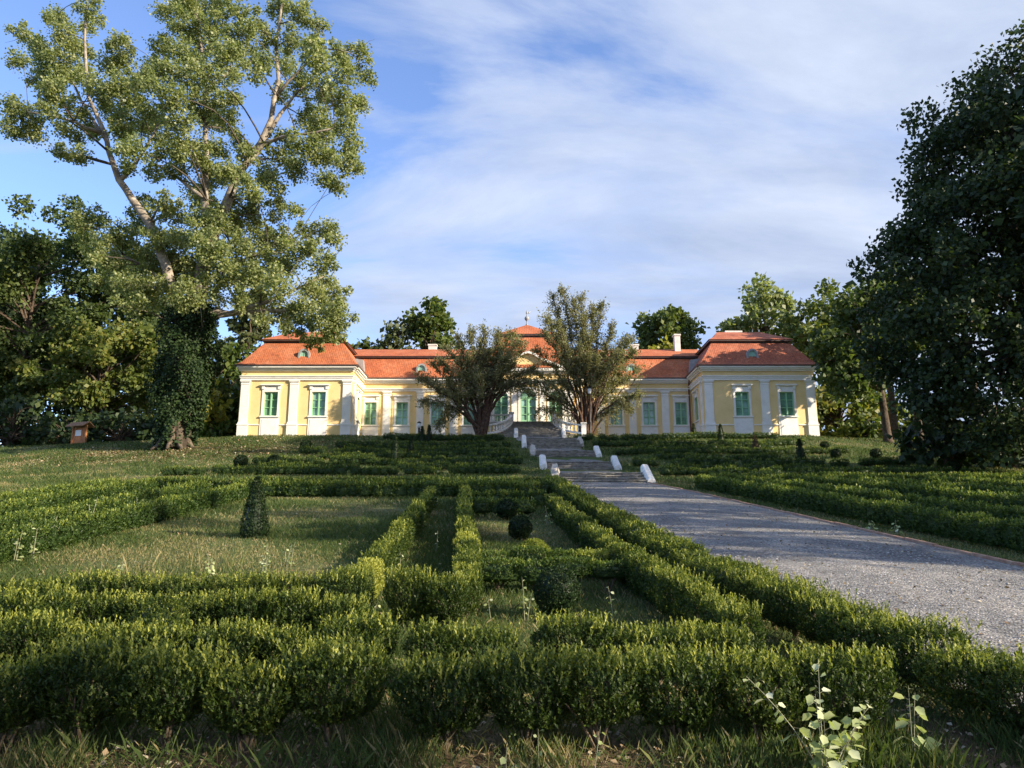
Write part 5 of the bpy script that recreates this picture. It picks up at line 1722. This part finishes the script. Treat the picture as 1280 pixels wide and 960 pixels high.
YEW_A = [(-8.0,64.63,16.26,(-4.11,65.66,14.0),1.0),(-8.05,68.98,15.29,(-4.43,67.84,14.63),1.0),(-6.63,68.4,12.83,(-5.12,67.55,16.18),1.0),(-6.1,64.71,17.7,(-3.85,65.71,14.71),1.0),(-4.89,66.71,20.27,(-3.24,66.71,16.0),1.0),(-3.7,65.82,20.61,(-2.88,66.26,16.63),1.0),(-2.56,65.81,20.76,(-2.43,66.25,16.62),1.0),(-1.28,65.99,20.36,(-2.1,66.34,16.64),1.0),(0.0,67.41,20.92,(-1.95,67.05,16.81),1.0),(1.08,67.12,19.19,(-1.88,66.91,16.77),1.0),(1.98,66.03,17.3,(-1.76,66.37,16.65),1.0),(3.61,65.22,15.68,(-1.07,65.96,17.64),1.0),(-3.88,65.88,17.99,(-2.87,66.29,15.19),1.0),(-0.56,64.89,17.74,(-2.07,65.8,15.8),1.0),(-2.16,66.97,19.15,(-2.33,66.83,16.03),1.0),(-5.63,67.74,16.37,(-3.93,67.22,14.29),1.0),(0.84,66.13,15.73,(-1.64,66.41,16.81),1.0),(-2.76,64.68,16.41,(-2.51,65.69,15.07),1.0),(-6.98,65.16,17.59,(-3.97,65.93,14.54),1.0),(-1.07,66.09,19.21,(-2.1,66.4,16.66),1.0),(-4.66,67.2,16.99,(-3.35,66.95,14.6),1.0),(-5.85,68.06,19.58,(-3.5,67.38,16.0),1.0),(0.57,66.13,19.81,(-1.87,66.41,16.66),1.0),(-7.55,68.15,16.46,(-4.17,67.42,14.69),1.0),(-2.9,67.29,19.61,(-2.57,67.0,16.21),1.0),(-4.62,66.37,18.11,(-3.11,66.54,15.38),1.0),(0.0,66.09,17.46,(-1.98,66.39,16.22),1.0),(1.42,66.68,16.28,(-1.54,66.69,16.72),1.0),(-1.59,67.67,17.69,(-2.23,67.19,16.1),1.0),(-5.21,66.5,14.08,(-3.86,66.5,13.08),0.0),(-1.99,66.7,16.29,(-2.33,66.7,13.98),0.0)]
yew('wide yew with many upright stems rising from one thick foot, behind the balustrade', (6.75, 69.3), YEW_B, 5, .7, 11, .15, .5)
yew('spreading yew with two leaning trunks before the balustrade', (-2.65, 66.7), YEW_A, 9, .8, 11, .17, .34)


# ---- self-sown white poplar shoots
def lobed(c, D, N, s):
    D = D / np.linalg.norm(D)
    X = np.cross(D, N); X = X / np.linalg.norm(X)
    U = np.cross(X, D)
    o = [(0, 0), (.34, .14), (.40, .40), (.52, .60), (.40, .78), (.22, .90), (.0, 1.14), (-.22, .90), (-.40, .78), (-.52, .60), (-.40, .40), (-.34, .14)]
    P = [c + (X * a * .95 + D * b + U * (.22 * abs(a) - .10 * b * b)) * s for a, b in o]
    ctr = c + (D * .5 - U * .05) * s
    return P, ctr


def sapling(label, x, y, h, nst, nl, ls, seed, spread=.25):
    rng = np.random.default_rng(seed)
    z = gz(x, y)
    root = (x, y, z)
    dist = math.hypot(x, y)
    m = MB(); V, F_, T_ = [], [], []
    for s_ in range(nst):
        a = rng.uniform(0, 2 * PI)
        sp = spread * rng.uniform(.3, 1) * h if nst > 1 else .08 * h
        hh = h * (1 if s_ == 0 else rng.uniform(.55, .92))
        tip = np.array([x + math.cos(a) * sp, y + math.sin(a) * sp * .6, z + hh])
        p0 = np.array([x + rng.normal(0, .02), y + rng.normal(0, .02), z - .03])
        mid = p0 * .5 + tip * .5 + np.array([-math.cos(a) * sp * .2, 0, .03 * h])
        r = max(.0022, .0005 * dist) + .003 * h
        pts = [p0 * (1 - f) ** 2 + mid * 2 * f * (1 - f) + tip * f * f for f in np.linspace(0, 1, 7)]
        m.tube(pts, [r * (1 - .7 * i / 6) for i in range(7)], 5)
        for k in range(nl):
            f = .18 + .82 * (k + rng.uniform(0, .6)) / nl
            f = min(f, .995)
            i = min(5, int(f * 6)); ff = f * 6 - i
            q = pts[i] * (1 - ff) + pts[i + 1] * ff
            b = k * 2.4 + rng.normal(0, .3)
            d = np.array([math.cos(b), math.sin(b), rng.uniform(-.1, .75)])
            d /= np.linalg.norm(d)
            size = ls * (1.05 - .5 * f) * rng.uniform(.7, 1.15)
            st = q + d * size * .55
            m.tube([q, st], [r * .28, r * .2], 4, cap=False)
            N = np.array([rng.normal(0, .6), rng.normal(-.35, .6), 1.0]); N /= np.linalg.norm(N)
            d2 = d + np.array([0, 0, -.5 + rng.normal(0, .3)])
            P, ctr = lobed(st, d2, N, size)
            b_ = len(V)
            V += [tuple(p) for p in P] + [tuple(ctr)]
            tn = float(np.clip(rng.uniform(.2, .6) + .35 * (rng.random() < .22) + .3 * f, 0, 1))
            for e_ in range(12):
                F_.append((b_ + 12, b_ + e_, b_ + (e_ + 1) % 12)); T_.append(tn)
    o = empty('poplar_seedling', root, label, 'sapling', 'white poplar shoots among the hedges')
    me = bpy.data.meshes.new('leaves')
    me.from_pydata([(a - x, b - y, c - z) for a, b, c in V], [], F_)
    at_ = me.attributes.new('tint', 'FLOAT', 'FACE')
    at_.data.foreach_set('value', np.array(T_, np.float32))
    me.polygons.foreach_set('use_smooth', [True] * len(me.polygons))
    link_mesh('leaves', me, M['sapling'], o)
    m.build('stem', M['stem'], o, root)


sapling('leafy white poplar shoot with several stems at the soil edge, by the path hedge', 1.53, 4.05, 0.55, 7, 13, 0.07, 600, .72)
sapling('single white poplar shoot before the end of the path hedge', 2.04, 4.24, 0.38, 2, 8, 0.08, 601)
sapling('small shoot at the soil edge between two taller poplar shoots', 1.72, 4.12, 0.13, 3, 6, 0.04, 602)
sapling('tiny pale shoot at the soil edge before the hedge stems', -0.03, 4.08, 0.14, 1, 4, 0.05, 603)
sapling('slim silvery shoot at the soil edge before the front hedge', 0.13, 4.14, 0.2, 1, 6, 0.035, 604)
sapling('silvery shoot under the front hedge, beside the slim one', 0.43, 4.12, 0.22, 1, 6, 0.035, 605)
sapling('pale shoot just in front of the topiary ball by the trunks', -0.23, 7.57, 0.2, 1, 6, 0.05, 606)
sapling('pale shoot leaning on the topiary ball by the trunks', 0.14, 7.57, 0.39, 2, 7, 0.05, 607)
sapling('pale shoot in the grass cell beside the inner hedge', 0.94, 7.57, 0.31, 1, 7, 0.055, 608)
sapling('pale shoot at the near corner of the narrow grass walk', -1.43, 10.13, 0.3, 1, 6, 0.06, 609)
sapling('pale shoot growing in the inner hedge', 1.93, 12.27, 0.24, 3, 6, 0.06, 610)
sapling('small pale shoot between the inner hedge and the path hedge', 2.16, 9.65, 0.16, 2, 5, 0.06, 611)
sapling('tall pale shoot by the outer hedge at the frame edge', -7.09, 11.25, 0.45, 2, 7, 0.08, 612)
sapling('second tall pale shoot by the outer hedge', -7.04, 11.57, 0.46, 2, 8, 0.08, 613)
sapling('pale shoot with spread stems in the outer hedge', -7.44, 12.66, 0.55, 3, 8, 0.08, 614)
sapling('large pale shoot standing out of the outer hedges', -7.84, 14.49, 0.74, 3, 8, 0.08, 615)
sapling('pale shoot on the lawn side of the outer hedge', -8.69, 18.11, 0.51, 3, 7, 0.08, 616)
sapling('low pale shoot at the hedge foot on the cone lawn', -8.14, 18.54, 0.38, 2, 6, 0.08, 617)
sapling('pale shoot further up along the cone lawn hedge', -9.17, 22.83, 0.33, 2, 6, 0.08, 618)
sapling('pale shoot beside the clipped cone, up by the hedge', -9.86, 27.67, 0.46, 3, 6, 0.09, 619)
sapling('white-leaved shoot low in the grass of the cone lawn', -4.95, 10.0, 0.22, 2, 5, 0.06, 620)
sapling('clump of pale shoots in the taller grass of the cone lawn', -3.82, 10.0, 0.3, 4, 7, 0.05, 621)
sapling('leafy weed clump behind the fourth hedge row', -3.21, 10.25, 0.39, 4, 8, 0.045, 622)
sapling('thin weed clump in the grass below the clipped cone', -3.1, 10.94, 0.33, 3, 7, 0.045, 623)
sapling('pale shoot in the long hedge beside the narrow grass walk', -2.23, 22.83, 0.28, 2, 5, 0.09, 624)
sapling('pale shoots along the inner hedge of the upper cell', 0.79, 17.13, 0.4, 3, 7, 0.07, 625)
sapling('pale shoot at the foot of the hedge beyond the brick edging', 7.19, 15.62, 0.22, 2, 6, 0.09, 626)
sapling('second pale shoot at the hedge foot beyond the brick edging', 7.37, 15.03, 0.28, 2, 6, 0.09, 627)
sapling('tiny pale shoot by the end of the third hedge row', -1.32, 7.75, 0.12, 1, 4, 0.05, 628)
sapling('thin weed in the middle of the narrow grass walk', -1.2, 12.46, 0.33, 1, 5, 0.04, 629)

# ---- grass, straw, litter and stones
def in_path(x, y):
    return (x > np.interp(y, [-8, 4, 8, 20, 30, 38.8], [2.95, 2.95, 2.4, 2.2, 2.2, 2.45]) - .02) & (x < np.interp(y, [-8, 10, 30, 36, 38.8], [6.95, 6.95, 7.02, 6.9, 6.75]) + .1) & (y < 38.8)


def in_steps(x, y):
    xc = np.interp(y, [38.8, 48, 55, 61, 67, 76], [4.62, 4.4, 3.9, 3.35, 2.2, 1.95])
    return (np.abs(x - xc) < 2.2) & (y >= 38.8) & (y < 76)


def patch(x, y):
    return .5 + .25 * (np.sin(x * .9 + 1.3 * np.sin(y * .5)) + np.sin(y * .75 + 1.7 * np.sin(x * .6 + 1)) * .9 + .5 * np.sin(x * 2.3 + y * 1.9))


def blades(name, label, n, region, hgt_rng, wid, seed, dry=0.0, keep=None, lean=.45, path_ok=False):
    rng = np.random.default_rng(seed)
    x0, x1, y0, y1 = region
    y = y0 + (y1 - y0) * rng.random(n)
    xr = np.abs(y) * .74 + 2.0
    x = rng.uniform(-1, 1, n) * xr
    ok = (x > x0) & (x < x1) & (path_ok | ~in_path(x, y)) & ~in_steps(x, y)
    if keep is not None: ok &= keep(x, y, rng)
    x, y = x[ok], y[ok]
    n = len(x)
    z = hgt(x, y) + (.03 if path_ok else -.01)
    dist = np.hypot(x, y)
    pz_ = patch(x, y)
    h = rng.uniform(*hgt_rng, n) * (.55 + .9 * np.clip(1 - pz_, 0, 1))
    w = np.maximum(wid, (.00028 if name == 'weeds' else .0007) * dist) * rng.uniform(.7, 1.3, n)
    a = rng.uniform(0, 2 * PI, n)
    dl = rng.normal(0, lean, (n, 2))
    V = np.empty((n, 4, 3))
    ca, sa = np.cos(a) * w / 2, np.sin(a) * w / 2
    V[:, 0] = np.stack([x - ca, y - sa, z], 1)
    V[:, 1] = np.stack([x + ca, y + sa, z], 1)
    V[:, 2] = np.stack([x + ca * .6 + dl[:, 0] * h * .45, y + sa * .6 + dl[:, 1] * h * .45, z + h * .6], 1)
    V[:, 3] = np.stack([x + dl[:, 0] * h, y + dl[:, 1] * h, z + h], 1)
    t = np.clip(rng.uniform(0, .45, n) + np.where(rng.random(n) < np.clip((pz_ - .42) * 1.6 + dry, .05, .95), .42, 0), 0, 1)
    me = quads_mesh(name, V.reshape(-1, 3), t)
    return tag(link_mesh(name, me, M['grassblade']), label, 'grass', kind='stuff')


blades('grass', 'short patchy grass between the box hedges', 230000, (-9, 8.2, 5.0, 16), (.025, .085), .003, 301, dry=.12)
blades('grass', 'grass of the farther lawn beds and verges', 190000, (-26, 30, 16, 40), (.04, .11), .008, 302, dry=.15)
blades('grass', 'rough grass growing over the bank below the house', 150000, (-60, 45, 38, 71), (.07, .2), .02, 303, keep=lambda x, y, r: (x > -40) | (r.random(len(x)) < .6))
blades('dry_grass', 'dry straw and weeds along the soil edge under the front hedge', 22000, (-4.5, 4.2, 3.9, 5.6), (.015, .07), .0022, 304, dry=.35, lean=.7)
blades('tall_grass', 'taller seeding grass on the near side of the cone lawn', 1500, (-7, -3.0, 8.5, 12.0), (.16, .42), .005, 305, dry=.25, lean=.22, keep=lambda x, y, r: r.random(len(x)) < np.exp(-((x + 4.3) ** 2 / .8 + (y - 10.2) ** 2 / 1.2)))


def scatter_leaves(label, n, fn, size, seed, mat='litter', name='fallen_leaves', lift=0.0):
    rng = np.random.default_rng(seed)
    x, y = fn(rng, n)
    n = len(x)
    z = hgt(x, y) + rng.uniform(.0, .03, n) + lift
    P = np.stack([x, y, z], 1)
    D = unit(np.stack([rng.normal(size=n), rng.normal(size=n), rng.normal(0, .3, n)], 1))
    N = unit(np.stack([rng.normal(0, .35, n), rng.normal(0, .35, n), np.ones(n)], 1))
    s = size * rng.uniform(.6, 1.4, n)
    V = leaf_verts(P, D, N, s, s * .7)
    tag(link_mesh(name, quads_mesh(name, V, rng.random(n)), M[mat]), label, 'leaves', kind='stuff')


blades('grass', 'thin grass tufts creeping over the gravel below the lowest steps', 5000, (1.9, 4.4, 31, 38.6), (.03, .09), .008, 311, keep=lambda x, y, r: r.random(len(x)) < np.exp(-((x - 2.6) ** 2 / .5)), path_ok=True)
blades('weeds', 'grey-green weeds and dead herbs growing between the front hedge stems', 42000, (-4.2, 3.4, 4.05, 4.9), (.03, .15), .0013, 306, dry=.2, lean=.3, keep=lambda x, y, r: r.random(len(x)) < np.clip(.5 + .7 * np.sin(x * 5.1 + 2 * np.sin(x * 2.3)), .06, 1))


scatter_leaves('dry brown leaves lying on the soil before the first hedge', 6000, lambda r, n: (r.uniform(-4, 4.2, n), 3.4 + 2.3 * r.random(n) ** 1.3), .035, 401)
scatter_leaves('pale fallen leaves lying around the foot of the poplar', 9000, lambda r, n: (-25 + r.normal(0, 7.0, n), 59.0 + r.normal(0, 4.0, n)), .16, 402)
scatter_leaves('few dry leaves strewn over the parterre grass', 1500, lambda r, n: (r.uniform(-7, 2, n), r.uniform(6, 24, n)), .05, 403)
scatter_leaves('scattered dry leaves on the gravel path', 1600, lambda r, n: (r.uniform(2.8, 6.8, n), 5 + 33 * r.random(n) ** 1.3), .045, 404, lift=.05)


def stones(label, n, fn, s0, s1, seed, name='loose_gravel', lift=.02):
    rng = np.random.default_rng(seed)
    x, y = fn(rng, n)
    z = hgt(x, y) + lift
    s = rng.uniform(s0, s1, n) * (rng.random(n) ** 1.5 * 1.6 + .5)
    base = np.array([(1, 0, 0), (0, 1, 0), (-1, 0, 0), (0, -1, 0), (0, 0, .7)], float)
    F4 = [(0, 1, 4, 4), (1, 2, 4, 4), (2, 3, 4, 4), (3, 0, 4, 4)]
    a = rng.uniform(0, 2 * PI, n)
    V = np.empty((n, 4, 3, 3))
    jit = rng.uniform(.6, 1.2, (n, 5, 1))
    B = base[None] * jit
    ca, sa = np.cos(a)[:, None], np.sin(a)[:, None]
    Bx = B[:, :, 0] * ca - B[:, :, 1] * sa; By = B[:, :, 0] * sa + B[:, :, 1] * ca
    W = np.stack([Bx * s[:, None] + x[:, None], By * s[:, None] + y[:, None], B[:, :, 2] * s[:, None] * .8 + z[:, None]], -1)
    for k, (p, q, r_, _) in enumerate(F4):
        V[:, k, 0] = W[:, p]; V[:, k, 1] = W[:, q]; V[:, k, 2] = W[:, r_]
    me = quads_mesh(name, V.reshape(-1, 3), np.repeat(rng.random(n), 4), 3)
    tag(link_mesh(name, me, M['pebble']), label, 'gravel', kind='stuff')


M['pebble'] = leafmat('pebble', [(.10, .10, .10), (.22, .215, .21), (.32, .31, .29), (.44, .41, .37)], 0.0, .9)
stones('loose grey stones lying over the gravel path', 26000, lambda r, n: ((lambda y: (np.interp(y, [-8, 4, 8, 20, 30, 38.8], [3.7, 3.6, 2.75, 2.35, 2.3, 2.5]) + (np.interp(y, [-8, 6, 38.8], [3.2, 3.6, 4.3])) * r.random(n), y))(4 + 34 * r.random(n) ** 1.6)), .006, .018, 501, lift=.042)
